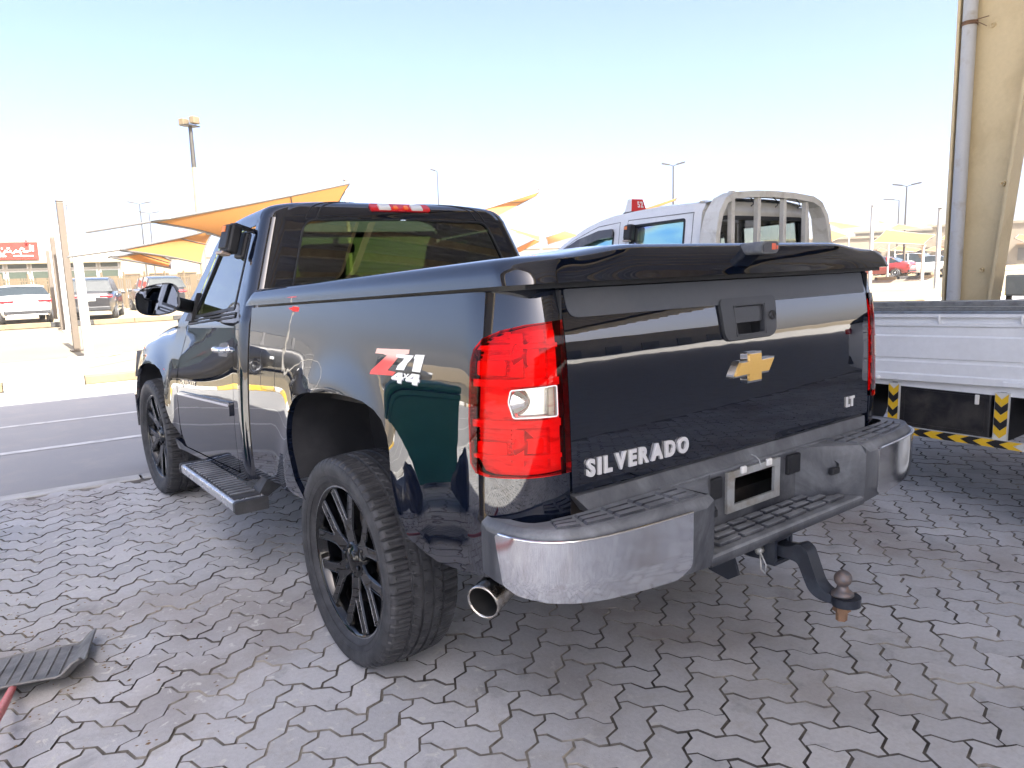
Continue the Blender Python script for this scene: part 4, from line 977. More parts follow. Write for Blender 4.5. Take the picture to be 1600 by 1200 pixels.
# --- exhaust tip below the bumper wing
a0=np.array((-.62,-.80,.615)); a1=np.array((-.99,-.945,.540)); ax_=(a1-a0)/np.linalg.norm(a1-a0)
g=MB(); q=Vector(ax_); u_=q.orthogonal().normalized(); w_=q.cross(u_)
def tubep(ts,rs,n=32):
    V=[];F=[]
    for t_,r_ in zip(ts,rs):
        c=a0+ax_*t_
        for k in range(n):
            an=2*PI*k/n; V.append(tuple(c+np.array(u_)*math.cos(an)*r_+np.array(w_)*math.sin(an)*r_))
    for j in range(len(ts)-1):
        for k in range(n): F.append((j*n+k,j*n+(k+1)%n,(j+1)*n+(k+1)%n,(j+1)*n+k))
    return V,F
LL=np.linalg.norm(a1-a0)
V,F=tubep([0,LL*.45,LL*.50,LL-.01,LL,LL+.002,LL-.004],[.036,.037,.049,.050,.0505,.047,.045]); g.add(V,F,smooth=True)
def _tip(t,b):
    n=noise(t,30,5,.7,objvec(t)); t.links.new(mixc(t,ramp(t,n,[(.4,0.),(.65,1.)]),(.62,.60,.56),(.30,.24,.18)),b.inputs['Base Color']); t.links.new(math_(t,'ADD',.1,math_(t,'MULTIPLY',n,.3)),b.inputs['Roughness'])
ex=tb(g,'exhaust_tip',mat('exhaust steel',(.6,.58,.55),.2,1.,fn=_tip))
g=MB(); V,F=tubep([LL-.004,LL*.5],[.045,.043]); g.add(V,F,smooth=True); c=a0+ax_*LL*.5; g.add([V[k] for k in range(32,64)],[list(range(32))]); tb(g,'exhaust_bore',M_tipin,ex)
# --- frame, axle, spare wheel, under-body
g=MB()
for x in(-.42,.42): g.box((x,1.1,.60),(.08,4.4,.14))
for y in(-.95,-.1,.9,2.4): g.box((0,y,.60),(.84,.08,.09))
tb(g,'chassis',M_frame)
g=MB(); g.tube([(-.74,0,.40),(.74,0,.40)],.05,12); g.lathe([(-.14,.05),(-.08,.14),(.08,.14),(.14,.05)],16,'x',(0,0,.41)); g.build('rear_axle',M_frame,T)
g=MB()
for x in(-.55,.55): g.bar((x,-.62,.56),(x,.62,.60),.06,.05)
tb(g,'leaf_spring',M_frame)
tb(MB().box((-.30,1.2,.56),(.5,1.2,.22),bev=.05),'fuel_tank',M_frame)

# --- wheels
def tread(x): return .4075-.006*(abs(x)/.115)**2-(.05*max(0,abs(x)-.115)/.028*.25 if abs(x)>.115 else 0)
prof=[(-.105,.286),(-.118,.295),(-.132,.318),(-.1405,.345),(-.1425,.360),(-.139,.378),(-.132,.391),(-.125,.3975)]
xs=[]
gr_=[-.062,-.021,.021,.062]
x=-.118
pts_=sorted([-.118,-.112,-.10,-.085,-.072]+[g_+d for g_ in gr_ for d in(-.0068,-.0045,.0045,.0068)]+[-.042,0.,.042]+[.118,.112,.10,.085,.072])
for x in pts_:
    r=.4075-.0075*(abs(x)/.118)**2
    for g_ in gr_:
        if abs(x-g_)<.005: r-=.008
    prof.append((x,r))
prof+=[(-a,b) for a,b in prof[:8][::-1]]
NS=384
def rf(j,k,h,r):
    a=abs(h); q=r
    if r<.385: 
        return r
    if .066<a<.1335:
        ph=k%6
        if ph==0: q=r-.009
        elif ph==3 and a<.115: q=r-.004
    elif a<=.0561 and (.0279<a or a<.0142):
        ph=(k+int(h*260)+(3 if a<.0142 else 0))%6
        if ph==0: q=r-.006
    return q
g=MB(); g.lathe(prof,NS,'x',(0,0,0),rf=rf); g.sm=[not(6<=(i%(len(prof)-1))<=len(prof)-8) for i in range(len(g.f))]; tyre_me=g.mesh('tyre',M_rubber,fixn=True)
# raised lettering on the outer wall
def SW(a,r): # a = angle
    xx=-np.interp(r,[.318,.345,.360,.378,.391],[.132,.1405,.1425,.139,.132]); return (xx,-math.sin(a)*r,math.cos(a)*r)
g=MB()
for a0_ in(.30,PI+.30):
    lt,wd=text_on('GIANTYRE',lambda u,v:SW(u,v),(a0_,.346),(-1/.355,0),(0,1),.0225,.0022,1.0,1.5,bold=.01)
    for ch,q in lt: g.add(q.v,q.f)
letters_me=g.mesh('tyre_lettering',worn('scuffed rubber',(.07,.07,.073),(.11,.11,.11),.7,20),fixn=True)
g=MB()
for r in(.312,.334,.383):
    g.tube([SW(2*PI*k/96,r) for k in range(96)],.0013,4,closed=True)
rings_me=g.mesh('tyre_ring',M_rubber)
# rim: lip and barrel, seven-armed face of forked spokes
g=MB(); g.lathe([(-.100,.285),(-.108,.2965),(-.113,.2955),(-.114,.288),(-.104,.279),(-.06,.268),(.06,.262),(.11,.285)],96,'x'); rim_me=g.mesh('rim',M_rim)
g=MB(); g.lathe([(-.1145,.2945),(-.1155,.2915),(-.1148,.2885)],96,'x'); lip_me=g.mesh('rim_edge',M_rimedge)
def spoke(mb,p0,p1,w0,w1,d0,d1,th=.032):
    """p = (radius, angle); flat-topped bar with chamfered sides, d = depth of the face"""
    def P(p): return np.array((math.sin(p[1])*p[0],math.cos(p[1])*p[0]))
    a,b=P(p0),P(p1); t=(b-a)/np.linalg.norm(b-a); n=np.array((-t[1],t[0])); ch=.006
    pr=lambda w_,d:[(-w_,d+th),(-w_,d+ch),(-w_+ch*.8,d),(w_-ch*.8,d),(w_,d+ch),(w_,d+th)]
    A=[(d,*(a+n*o)) for o,d in pr(w0/2,d0)];B=[(d,*(b+n*o)) for o,d in pr(w1/2,d1)]
    mb.add(A+B,[(i,(i+1)%6,6+(i+1)%6,6+i) for i in range(6)]+[tuple(range(6))[::-1],tuple(range(6,12))])
spokes=[];edges=[]
NSP=6
for k in range(NSP):
    g=MB(); e=MB(); a=2*PI*k/NSP+.10
    spoke(g,(.045,a),(.165,a),.066,.062,-.083,-.096,.04)
    PP=lambda r,an:np.array((math.sin(an)*r,math.cos(an)*r))
    for s_ in(-1,1):
        spoke(g,(.125,a+s_*.085),(.280,a+s_*.285),.042,.036,-.0915,-.1065)
        for q,(r0,b0,r1,b1) in enumerate(((.155,.0,.274,.215),(.150,.215,.272,.352))):
            A_,B_=PP(r0,a+s_*b0),PP(r1,a+s_*b1); e.tube([(-.0955 if q==0 else -.0945,*A_),(-.1068,*B_)],.0007,4)
        e.tube([(-.085,*PP(.068,a+s_*.42)),(-.0945,*PP(.150,a+s_*.215))],.0007,4)
        e.tube([(-.1068,*PP(.274,a+s_*.215)),(-.1068,*PP(.272,a+s_*.352))],.0007,4)
    spokes.append(g.mesh('spoke',M_rim,fixn=True)); edges.append(e.mesh('spoke_edge',M_rimedge))
g=MB(); g.lathe([(-.02,.085),(-.075,.078),(-.090,.066),(-.094,.050),(-.098,.040),(-.101,.036),(-.103,.0)],32,'x'); hub_me=g.mesh('hub_cap',M_rim)
nut_me=[]
for k in range(6): g=MB(); g.lathe([(-.085,.010),(-.099,.009),(-.102,.006),(-.102,0)],6,'x',(0,.057*math.sin(k*PI/3+.26),.057*math.cos(k*PI/3+.26)),smooth=False); nut_me.append(g.mesh('wheel_nut',M_rim))
g=MB(); g.lathe([(-.03,.07),(-.035,.175),(-.01,.178),(.0,.07)],48,'x'); disc_me=g.mesh('brake_disc',M_disc)
g=MB(); g.box((-.02,.13,.02),(.09,.09,.20),bev=.02); cal_me=g.mesh('brake_caliper',M_frame)
def part(me,parent,nm):
    o=bpy.data.objects.new(nm,me);COL.objects.link(o);o.parent=parent;return o
def wheel(loc,rz=0,rx=0,spare=False):
    w_=empty('wheel',parent=T,loc=loc); w_.rotation_euler=(rx,0,rz) if not spare else (0,R(90),0)
    ty=part(tyre_me,w_,'tyre'); part(rim_me,w_,'rim');
    if spare: return w_
    part(letters_me,w_,'tyre_lettering');part(rings_me,w_,'tyre_ring');part(lip_me,w_,'rim_edge')
    for a,b in zip(spokes,edges): part(a,w_,'spoke');part(b,w_,'spoke_edge')
    part(hub_me,w_,'hub_cap');[part(q,w_,'wheel_nut') for q in nut_me];part(disc_me,w_,'brake_disc');part(cal_me,w_,'brake_caliper')
    return w_
wheel((-.848,0,.405)); wheel((.848,0,.405),PI); wheel((-.862,3.02,.405),R(1.0),.4); wheel((.862,3.02,.405),PI+R(1.0))
wheel((-.02,-.60,.62),spare=True).scale=(.85,.93,.93)

# --- side steps: ribbed drop step on brackets
M_stepm=worn('step aluminium',(.66,.67,.69),(.45,.45,.45),.28,9,metal=.7)
M_stepd=worn('step black plastic',(.035,.037,.042),(.09,.09,.095),.6,8)
for sg in(1,-1):
    f_=(lambda m:m) if sg==1 else mirror_mb
    st=empty('side_step',parent=T); x0,x1,ya,yb,z=-1.105,-.952,.88,1.86,.455
    g=MB(); P=rounded([(x0,z-.004),(x0+.012,z+.001),(x1,z+.001),(x1,z-.052),(x0+.01,z-.052),(x0,z-.045)],.006)
    g.prism(P,lambda x,zz:(x,ya+.02,zz),lambda x,zz:(x,yb-.012,zz)); f_(g).build('step_board',M_stepm,st)
    for y in(ya+.01,yb-.005):
        g=MB(); g.prism([(p[0]+(-.003 if p[0]<-1 else .003),p[1]+(.003 if p[1]>z-.03 else -.003)) for p in P],lambda x,zz:(x,y-.014,zz),lambda x,zz:(x,y+.014,zz)); f_(g).build('end_cap',M_stepd,st)
    g=MB(); g.box(((x0+x1)/2+.002,(ya+yb)/2,z+.003),(.128,yb-ya-.12,.006)); f_(g).build('tread_pad',M_stepd,st)
    for i in range(17):
        y=lerp(ya+.13,yb-.13,i/16); g=MB(); g.box(((x0+x1)/2+.002,y,z+.009),(.118,.024,.010),bev=.004); f_(g).build('tread_rib',M_stepm if False else M_bplast,st)
    for y in(1.02,1.74):
        g=MB(); g.prism([(-.965,z-.01),(-.965,z-.05),(-.80,.50),(-.70,.58),(-.70,.63),(-.86,.60)],lambda x,zz:(x,y-.05,zz),lambda x,zz:(x,y+.05,zz)); f_(g).build('step_bracket',M_stepd,st)

# ================================================================== WHITE FLATBED TRUCK
VX0,VX1=2.42,4.10; VM=(VX0+VX1)/2
V_=empty('flatbed_truck','white double-cab flatbed truck with a rear rack and yellow-black chevron tape on its side guard','truck',loc=(0,0,0))
def vb(mb,name,m,parent=None,**k): return mb.build(name,m,parent or V_,**k)
def vmir(mb):
    o=mirror_mb(mb); o.v=[(p[0]+2*VM,p[1],p[2]) for p in o.v]; return o
vtop=spline([.9,1.15,1.5,2.0,2.3,2.6,2.85,3.35,3.55,4.0,4.12],[1.935,1.945,1.945,1.915,1.855,1.735,1.60,1.28,1.20,1.05,.80])
def VS(y,z):
    t=vtop(y); d=.095*smooth(1.15,1.95,z)+.05*smooth(t-.14,t,z)**2+.05*smooth(.75,.45,z)*.5+.16*max(0,(y-3.5)/.6)**2
    d+=.03*smooth(1.22,1.10,y)**2
    return (VX0+d,y,z)
vo=[(1.11,.62),(1.11,1.925)]+[(y,vtop(y)-.012) for y in (1.2,1.4,1.6,1.8,2.0,2.15,2.3,2.45,2.6,2.75,2.85,3.1,3.35,3.55,3.8,4.0,4.1)]+[(4.10,.45),(3.40,.45),(3.36,.60),(3.25,.72),(3.05,.77),(2.85,.72),(2.74,.60),(2.70,.42),(1.2,.42)]
wr=rounded([(1.22,1.27),(1.235,1.825),(1.80,1.805),(1.82,1.27)],.025)
wf=rounded([(1.98,1.27),(1.985,1.775),(2.15,1.765),(2.40,1.70),(2.62,1.605),(2.88,1.44),(3.02,1.27)],[.03,.03,0,0,0,0,.05])
g=MB(); panel(g,vo,VS,[wr,wf],step=.05,flange=.03,sign=-1,bstep=.03); cabL=vb(g,'cab_side',M_white); vb(vmir(g),'cab_side',M_white)
def VR(u,v):
    y=lerp(1.11,4.1,v); t=vtop(y)-.012; x0=VS(y,t)[0]; x1=2*VM-x0; k=2*u-1
    return (lerp(x0,x1,u),y,t+.045*(1-abs(k)**2.6))
def roofgrid(y0,y1,nm,m):
    g=MB(); g.grid(24,18,lambda u,v:VR(u,lerp((y0-1.11)/2.99,(y1-1.11)/2.99,v))); return vb(g,nm,m)
roofgrid(1.11,2.22,'roof',M_white); roofgrid(2.26,3.28,'windscreen',glass('flatbed windscreen',(.5,.56,.55),1.5)); roofgrid(3.30,4.1,'bonnet',M_white); roofgrid(2.22,2.26,'header',M_white)
g=MB(); g.box((VM,4.09,.62),(1.60,.08,.36),bev=.03); vb(g,'front_bumper',M_white)
# film on the side glass: blue-green iridescence
def _irid(t,b):
    v=objvec(t,(1,1.6,2.6)); n=noise(t,.9,2,.5,v,.4)
    c=ramp(t,n,[(.34,(.12,.22,.50)),(.45,(.15,.46,.62)),(.53,(.40,.70,.62)),(.60,(.55,.68,.45)),(.68,(.30,.32,.66))]); t.links.new(c,b.inputs['Base Color'])
M_irid=mat('iridescent window film',(.2,.4,.6),.06,.75,coat=1.,fn=_irid)
M_clr=glass('clear side glass',(.75,.8,.76),1.5)
for f_ in((lambda m:m),vmir):
    g=MB(); panel(g,wr,VS,step=.08,flange=0,off=-.02,sign=-1); vb(f_(g),'side_window',M_irid if f_ is not vmir else M_clr)
    g=MB(); panel(g,wf,VS,step=.08,flange=0,off=-.02,sign=-1); vb(f_(g),'side_window',M_irid if f_ is not vmir else M_clr)
    g=MB(); ring_poly(g,wr,VS,.018,.0,.003); ring_poly(g,wf,VS,.018,.0,.003); 
    vb(f_(g),'window_rubber',M_dplast,kind='stuff')
    g=MB(); up=[(1.99,1.785),(2.15,1.778),(2.40,1.715),(2.64,1.615),(2.90,1.45)]; dn=[(2.84,1.43),(2.60,1.555),(2.36,1.650),(2.15,1.705),(1.99,1.715)]; panel(g,rounded(up+dn,.01),VS,step=.06,flange=.02,off=.028,sign=-1); vb(f_(g),'rain_visor',worn('smoked visor',(.10,.10,.11),(.2,.2,.2),.25,6))
    g=MB(); 
    for P in ([(1.16,.5),(1.165,1.865),(1.84,1.85),(1.86,.5)],[(1.92,.5),(1.925,1.84),(2.2,1.82),(2.5,1.72),(2.8,1.56),(3.12,1.30),(3.14,.9)]): ring_poly(g,P,VS,.005,-.0005,.0012)
    vb(f_(g),'door_seam',mat('seam grey',(.16,.16,.16),.7),kind='stuff')
    for y in(1.30,2.10): vb(f_(MB().box((VX0+.005,y,1.12),(.04,.16,.035),bev=.012)),'door_handle',M_white)
    g=MB(); g.bar((VX0+.06,2.86,1.38),(VX0-.10,2.92,1.42),.03,.03); g.box((VX0-.16,2.92,1.42),(.16,.05,.24),bev=.025); vb(f_(g),'door_mirror',M_dplast)
# back of the cab with its rubber-framed window
def VB(x,z): 
    k=(x-VM)/(.80); return (x,1.11-.05*(1-abs(k)**3)*smooth(.9,1.2,z)+.10*smooth(1.83,1.96,z)**1.5,z)
e0=VX0+.125; bo2=rounded([(e0-.06,.62),(2*VM-e0+.06,.62),(2*VM-e0+.03,1.5),(2*VM-e0-.02,1.955),(e0+.02,1.955),(e0-.03,1.5)],[.02,.02,.1,.09,.09,.1])
wbk=rounded([(2.66,1.33),(3.86,1.33),(3.83,1.835),(2.69,1.835)],.07)
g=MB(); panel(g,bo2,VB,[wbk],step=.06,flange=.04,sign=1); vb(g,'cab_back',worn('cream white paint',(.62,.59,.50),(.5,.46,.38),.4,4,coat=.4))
g=MB(); ring_poly(g,wbk,VB,.03,.0,.014,sign=1); vb(g,'rear_window_rubber',M_dplast)
g=MB(); panel(g,wbk,VB,step=.1,flange=0,off=-.012,sign=1); vb(g,'rear_window',glass('rear cab glass',(.55,.60,.56),1.5))
g=MB(); 
for x in(2.95,3.57): g.box((x,2.05,1.50),(.30,.10,.24),bev=.05)
g.box((VM,1.55,1.02),(1.4,.5,.5),bev=.05).box((VM,2.1,1.15),(1.4,.14,.6),bev=.05); vb(g,'seats',M_seat,kind='stuff')
g=MB(); g.box((VM,2.6,.55),(1.5,3.0,.12)).box((VM,-.1,.60),(.8,3.4,.16)); vb(g,'chassis',M_frame)
# rack behind the cab
rk=empty('rack',parent=V_)
hoop=[(2.47,.80),(2.475,1.45),(2.50,1.70),(2.545,1.84),(2.62,1.935),(2.73,1.975),(3.0,1.995),(3.26,2.0)]
hoop=hoop+[(2*VM-p[0],p[1]) for p in hoop[::-1][1:]]
hs=[];
for i in range(len(hoop)-1):
    for k in range(4): hs.append((lerp(hoop[i][0],hoop[i+1][0],k/4),lerp(hoop[i][1],hoop[i+1][1],k/4)))
hs.append(hoop[-1])
g=MB(); n=len(hs); O=[];I=[]
for i,p in enumerate(hs):
    a=np.array(hs[max(0,i-1)]);b=np.array(hs[min(n-1,i+1)]);t=(b-a)/np.linalg.norm(b-a); nr=np.array((-t[1],t[0])); O.append(np.array(p)+nr*.024);I.append(np.array(p)-nr*.024)
wd_=lambda i: .045+.045*abs(2*i/(n-1)-1)**1.5
V=[]
for i in range(n):
    for q,y in((O[i],1.0-wd_(i)),(O[i],1.0+wd_(i)),(I[i],1.0+wd_(i)),(I[i],1.0-wd_(i))): V.append((q[0],y,q[1]))
g.add(V,[(i*4+k,i*4+(k+1)%4,i*4+4+(k+1)%4,i*4+4+k) for i in range(n-1) for k in range(4)]); vb(g,'rack_hoop',M_cream,rk,fixn=True)
for x in(2.75,3.08,3.43,3.75): vb(MB().box((x,1.0,1.55),(.042,.04,.92),bev=.004),'rack_bar',M_cream,rk)
vb(MB().box((VM,1.0,1.12),(1.56,.05,.06),bev=.005),'rack_rail',M_cream,rk)
for x in(2.92,3.24,3.55):
    g=MB(); g.tube([(x,.97,1.975),(x+.03,.955,1.95),(x+.035,.95,1.915),(x+.005,.95,1.90)],.004,6); vb(g,'rope_hook',M_dplast,rk)
# load bed: pressed drop side facing us, floor, far side, tail board
BT=lambda y: 1.140-.028*(y+.2)            # the bed rises a little to the rear
sp=[(.0,.0),(.014,.004),(.014,.040),(.006,.048),(.006,.112),(-.004,.120),(-.004,.132),(.006,.140),(.006,.262),(.0,.272),(.0,.318),(.012,.326),(.012,.342),(.0,.350),(.0,.372),(.022,.376),(.022,.394),(-.02,.396)]
def drop(x,sg,nm):
    g=MB(); ys=(1.0,-1.86)
    A=[(x-sg*a,ys[0],BT(ys[0])-.392+b) for a,b in sp];B=[(x-sg*a,ys[1],BT(ys[1])-.392+b) for a,b in sp]; k=len(sp)
    g.add(A+B,[(i,i+1,k+i+1,k+i) for i in range(k-1)]); g.add([(p[0]+sg*.04,p[1],p[2]) for p in (A[0],A[-1],B[-1],B[0])],[(0,1,2,3)]); return vb(g,nm,M_white if sg>0 else M_cream,fixn=False)
ds=drop(VX0,1,'drop_side'); drop(VX1,-1,'drop_side')
for y in(.25,-.665,-1.075,-1.5):
    g=MB(); g.tube([(VX0-.022,y,BT(y)-.005),(VX0-.022,y,BT(y)-.03),(VX0-.010,y,BT(y)-.05)],.008,8); vb(g,'rope_hook',M_white,ds)
for y in(-.26,-1.06):
    g=MB(); g.box((VX0-.012,y,BT(y)-.375),(.022,.11,.026),bev=.004).lathe([(-.03,0),(-.03,.011),(-.005,.012)],12,'x',(VX0-.005,y-.075,BT(y)-.378)); vb(g,'side_latch',M_white,ds)
M_wood=worn('grey weathered board',(.21,.215,.21),(.10,.10,.10),.85,18,bs=.4)
for (dz,h,dx) in((.028,.020,.012),(.056,.026,.020)):
    g=MB(); g.bar((VX0+dx+.02,1.0,BT(1.0)+dz),(VX0+dx+.02,-1.86,BT(-1.86)+dz),.05,h,bev=.003); vb(g,'cap_board',M_wood)
g=MB(); g.bar((VX0+.02,1.0,BT(1.0)+.010),(VX0+.02,-1.86,BT(-1.86)+.010),.055,.016,bev=.003); vb(g,'cap_rail',worn('worn aluminium',(.42,.45,.48),(.3,.3,.3),.35,16,metal=.7))
g=MB(); g.box((VM,-.43,.80),(1.62,2.8,.05)); vb(g,'bed_floor',M_wood)
g=MB(); g.box((VM,-1.85,.98),(1.66,.05,.42),bev=.006); vb(g,'tail_board',M_white)
g=MB(); g.box((VX0+.05,-.43,.745),(.06,2.8,.055)); vb(g,'side_rail',M_white)
# tool box and taped side guard
g=MB(); g.box((VX0+.18,-.695,.60),(.32,.50,.26),bev=.012); bxo=vb(g,'tool_box',M_blackm)
g=MB(); ring_poly(g,rounded([(-.915,.495),(-.475,.495),(-.475,.705),(-.915,.705)],.03),lambda y,z:(VX0+.0195,y,z),.006,.0,.003); vb(g,'box_lid_rib',M_blackm,bxo)
vb(MB().box((VX0+.012,-.875,.685),(.012,.022,.055),bev=.004),'box_latch',M_cream,bxo)
M_ty=worn('yellow tape',(.75,.46,.02),(.6,.5,.3),.45,20,lo=.55,hi=.8); M_tb=worn('black tape',(.015,.015,.018),(.5,.5,.48),.45,20,lo=.62,hi=.72); M_tw=worn('chipped white board',(.6,.6,.57),(.2,.2,.2),.6,20,lo=.55,hi=.75)
def chev(ax,L,wd,pitch):
    """chevron along local x (length) across local y, one mesh each colour"""
    q=[(0,0),(pitch/2,0),(pitch/2+pitch*.36,wd/2),(pitch/2,wd),(0,wd),(pitch*.36,wd/2)]
    g=MB(); g.prism(q,lambda a,b:(a,b,0),lambda a,b:(a,b,.0012)); return g
def guard(o,dirv,acr,L,wd,pitch,nm):
    """o start corner (world), dirv along, acr across; outside normal is -X"""
    D,A=Vector(dirv),Vector(acr); r=empty('guard_board',parent=V_,loc=o); n=Vector((-1,0,0))
    c=D*L/2+A*wd/2-n*.012
    M=Matrix((D,A,n)).transposed(); g=MB(); g.box(tuple(c),(L,wd,.024),M=M); g.build(nm,M_tw,r)
    ms=[chev(0,L,wd*.94,pitch).mesh('chevron_'+a,m_) for a,m_ in(('yellow',M_ty),('black',M_tb))]
    i=0;x=.004
    while x+pitch*.87<L:
        ob=bpy.data.objects.new('chevron',ms[i%2]);COL.objects.link(ob);ob.parent=r; M4=M.to_4x4(); M4.translation=D*x+A*wd*.03+n*.0008; ob.matrix_local=M4; x+=pitch/2*1.0+.001; i+=1
    return r
guard((VX0-.002,-.455,.735),(0,0,-1),(0,1,0),.285,.062,.085,'guard_post')
guard((VX0-.002,-1.035,.738),(0,0,-1),(0,1,0),.285,.068,.085,'guard_post')
guard((VX0-.004,-1.12,.432),(0,1,0),(0,0,1),.75,.046,.13,'guard_rail')
g=MB(); 
for y in(-.42,-1.0): g.box((VX0+.2,y,.60),(.36,.03,.28))
vb(g,'guard_bracket',M_blackm,kind='stuff')
for y in(-1.48,3.05):
    for sg in(1,-1):
        wv=empty('wheel',parent=V_,loc=(VX0+.12 if sg>0 else VX1-.12,y,.335)); wv.rotation_euler=(0,0,0 if sg>0 else PI); wv.scale=(.8,.82,.82); part(tyre_me,wv,'tyre'); 
        g=MB(); g.lathe([(-.09,.29),(-.10,.295),(-.08,.24),(-.03,.20),(-.02,.10),(-.06,.08),(-.06,0)],32,'x'); g.build('rim',M_cream,wv)
g=MB(); g.tube([(VX0+.25,-.20,.58),(VX0+.25,.62,.58)],.17,20); vb(g,'fuel_tank',M_blackm)
g=MB(); g.grid(10,4,lambda u,v:(VX0+.05+.24*v,-1.48+.37*math.cos(PI*u),.335+.40*math.sin(PI*u))); vb(g,'mudguard',M_dplast)
# roof number sign
ns=empty('roof_sign','small red roof sign with the number 52 standing on the white cab','sign',loc=(2.70,1.93,1.925)); ns.rotation_euler=(R(-2),R(0),R(-6))
M_red=mat('red sign plastic',(.62,.03,.03),.4,coat=.3); M_sw=mat('white sign plastic',(.75,.74,.72),.45)
g=MB(); b0=[(-.085,-.045),(.085,-.045),(.085,.045),(-.085,.045)]; t0=[(-.060,-.026),(.060,-.026),(.060,.026),(-.060,.026)]
g.add([(*p,0) for p in b0]+[(*p,.105) for p in t0],[(3,2,1,0),(4,5,6,7),(0,1,5,4),(1,2,6,5),(2,3,7,6)],mi=0); g.add([(*b0[3],0),(*b0[0],0),(*t0[0],.105),(*t0[3],.105)],[(0,1,2,3)],mi=1); g.build('sign_body',[M_red,M_sw],ns)
g=MB(); g.box((0,0,-.006),(.19,.10,.014),bev=.004); g.build('sign_base',M_dplast,ns)
lt,wd=text_on('52',lambda u,v:(u,-.045+.019*v/.105,v),(-.008,.036),(1,0),(0,1),.050,.0025,.85,.55,bold=.02)
for ch,q in lt: q.build('number',M_sw,ns)

# ================================================================== KEY BOXES hung on the windows
def keybox(label,loc,rz,ry_=0,s=1.):
    k=empty('key_box',label,'key box',loc=loc,rz=rz,group='key boxes clipped to windows'); k.rotation_euler=(0,ry_,rz); k.scale=(s,s,s)
    MB().box((0,0,0),(.050,.085,.125),bev=.012).build('case',M_dplast,k)
    MB().box((-.028,0,.002),(.010,.068,.10),bev=.004).build('cover',M_dplast,k)
    MB().box((.055,0,-.01),(.030,.075,.115),bev=.010).build('inner_clamp',M_dplast,k)
    MB().box((.03,0,.064),(.075,.05,.012),bev=.003).build('clamp_bridge',M_dplast,k)
    MB().box((-.034,.012,.035),(.004,.03,.026),bev=.0015).build('sticker',mat('orange sticker',(.75,.22,.05),.5),k)
    MB().box((-.020,0,-.068),(.04,.06,.014),bev=.004).build('dial',mat('worn steel dial',(.45,.36,.3),.4,.6),k)
def onx(px,py,x):
    d=AX[0]*(px-800)/FPX-AX[1]*(py-600)/FPX+AX[2]; return CAM+d*((x-CAM[0])/d[0])
p=onx(361,374,-.85); keybox('black key box clipped over the top of the black pickup door glass',tuple(p),R(8),R(18),1.22)
p=onx(983,364,2.46); keybox('black key box with an orange sticker on the white flatbed rear side window',tuple(p),R(0),R(8))

# ================================================================== DUSTPAN, litter, bin
dp=empty('dustpan','dusty black plastic dustpan with a red handle lying on the pavers at the lower left','dustpan',group=None)
A=gnd(152,1005);B=gnd(127,1079); U=A-B; dpl=np.linalg.norm(U); U/=dpl; Vv=np.array((-U[1],U[0],0)); Vv*= np.sign(Vv@(gnd(0,1030)-A)); 
M_pan=worn('dusty black plastic',(.03,.032,.037),(.27,.27,.265),.6,7,lo=.22,hi=.60)
Lp=.36
def PANF(u,v):                                           # u along the mouth-to-handle direction, v across
    h=.006+.050*smooth(.72,1.,1-v)*0; 
    return B+U*dpl*v+Vv*Lp*u+np.array((0,0,.008+.012*math.sin(PI*u)*.6+ .058*smooth(.68,1.,1-v)+ .055*smooth(.20,.0,u)))
g=MB(); g.grid(34,26,lambda u,v:tuple(PANF(u,v))); g.grid(34,26,lambda u,v:tuple(PANF(u,v)-np.array((0,0,.006))),flip=True); 
ed=[PANF(u,0) for u in np.linspace(0,1,20)]; g.tube([tuple(p) for p in ed],.005,6); g.tube([tuple(PANF(0,v)) for v in np.linspace(0,1,16)],.005,6); g.tube([tuple(PANF(u,1)) for u in np.linspace(0,1,16)],.004,6); g.build('pan',M_pan,dp)
for u in(.24,.36,.48,.60,.72,.84):
    g=MB(); g.tube([tuple(PANF(u+.035*(1-v),v)+np.array((0,0,.002))) for v in np.linspace(.34,.97,12)],[.001]+[.0042]*10+[.001],6); g.build('rib',M_pan,dp)
hp=PANF(.86,.04)
g=MB(); hb0=onx(14,1078,hp[0]+.01) if False else gnd(14,1082,.06); g.tube([tuple(gnd(20,1074,.055)),tuple(gnd(4,1105,.10)),tuple(gnd(-22,1150,.18)),tuple(gnd(-70,1235,.30)),tuple(gnd(-140,1330,.45))],[.012,.0155,.016,.016,.016],14)
g.build('handle',mat('faded red handle',(.62,.10,.10),.45,fn=lambda t,b:t.links.new(mixc(t,noise(t,60,4,.6),(.60,.08,.09),(.72,.28,.24)),b.inputs['Base Color'])),dp)
g=MB()
for k in range(420):
    if k<300: c=gnd(random.gauss(95,75),random.gauss(1010,42))
    else: c=gnd(random.uniform(-20,420),random.uniform(860,1190))
    a=random.uniform(0,PI); l=random.uniform(.003,.011); w_=l*random.uniform(.3,.8); z=.001+random.random()*.003
    q=[(c[0]+l*math.cos(a+b)*(1 if j%2 else .6),c[1]+w_*math.sin(a+b)*(1 if j%2 else .8),z+random.random()*.004) for j,b in enumerate(np.linspace(0,2*PI,6)[:-1])]
    g.add(q,[list(range(5))],mi=random.choice((0,0,1)))
g.build('litter',[worn('dry leaf bits',(.22,.14,.07),(.35,.26,.14),.8,30),mat('lime chips',(.55,.54,.5),.8)],kind='stuff')
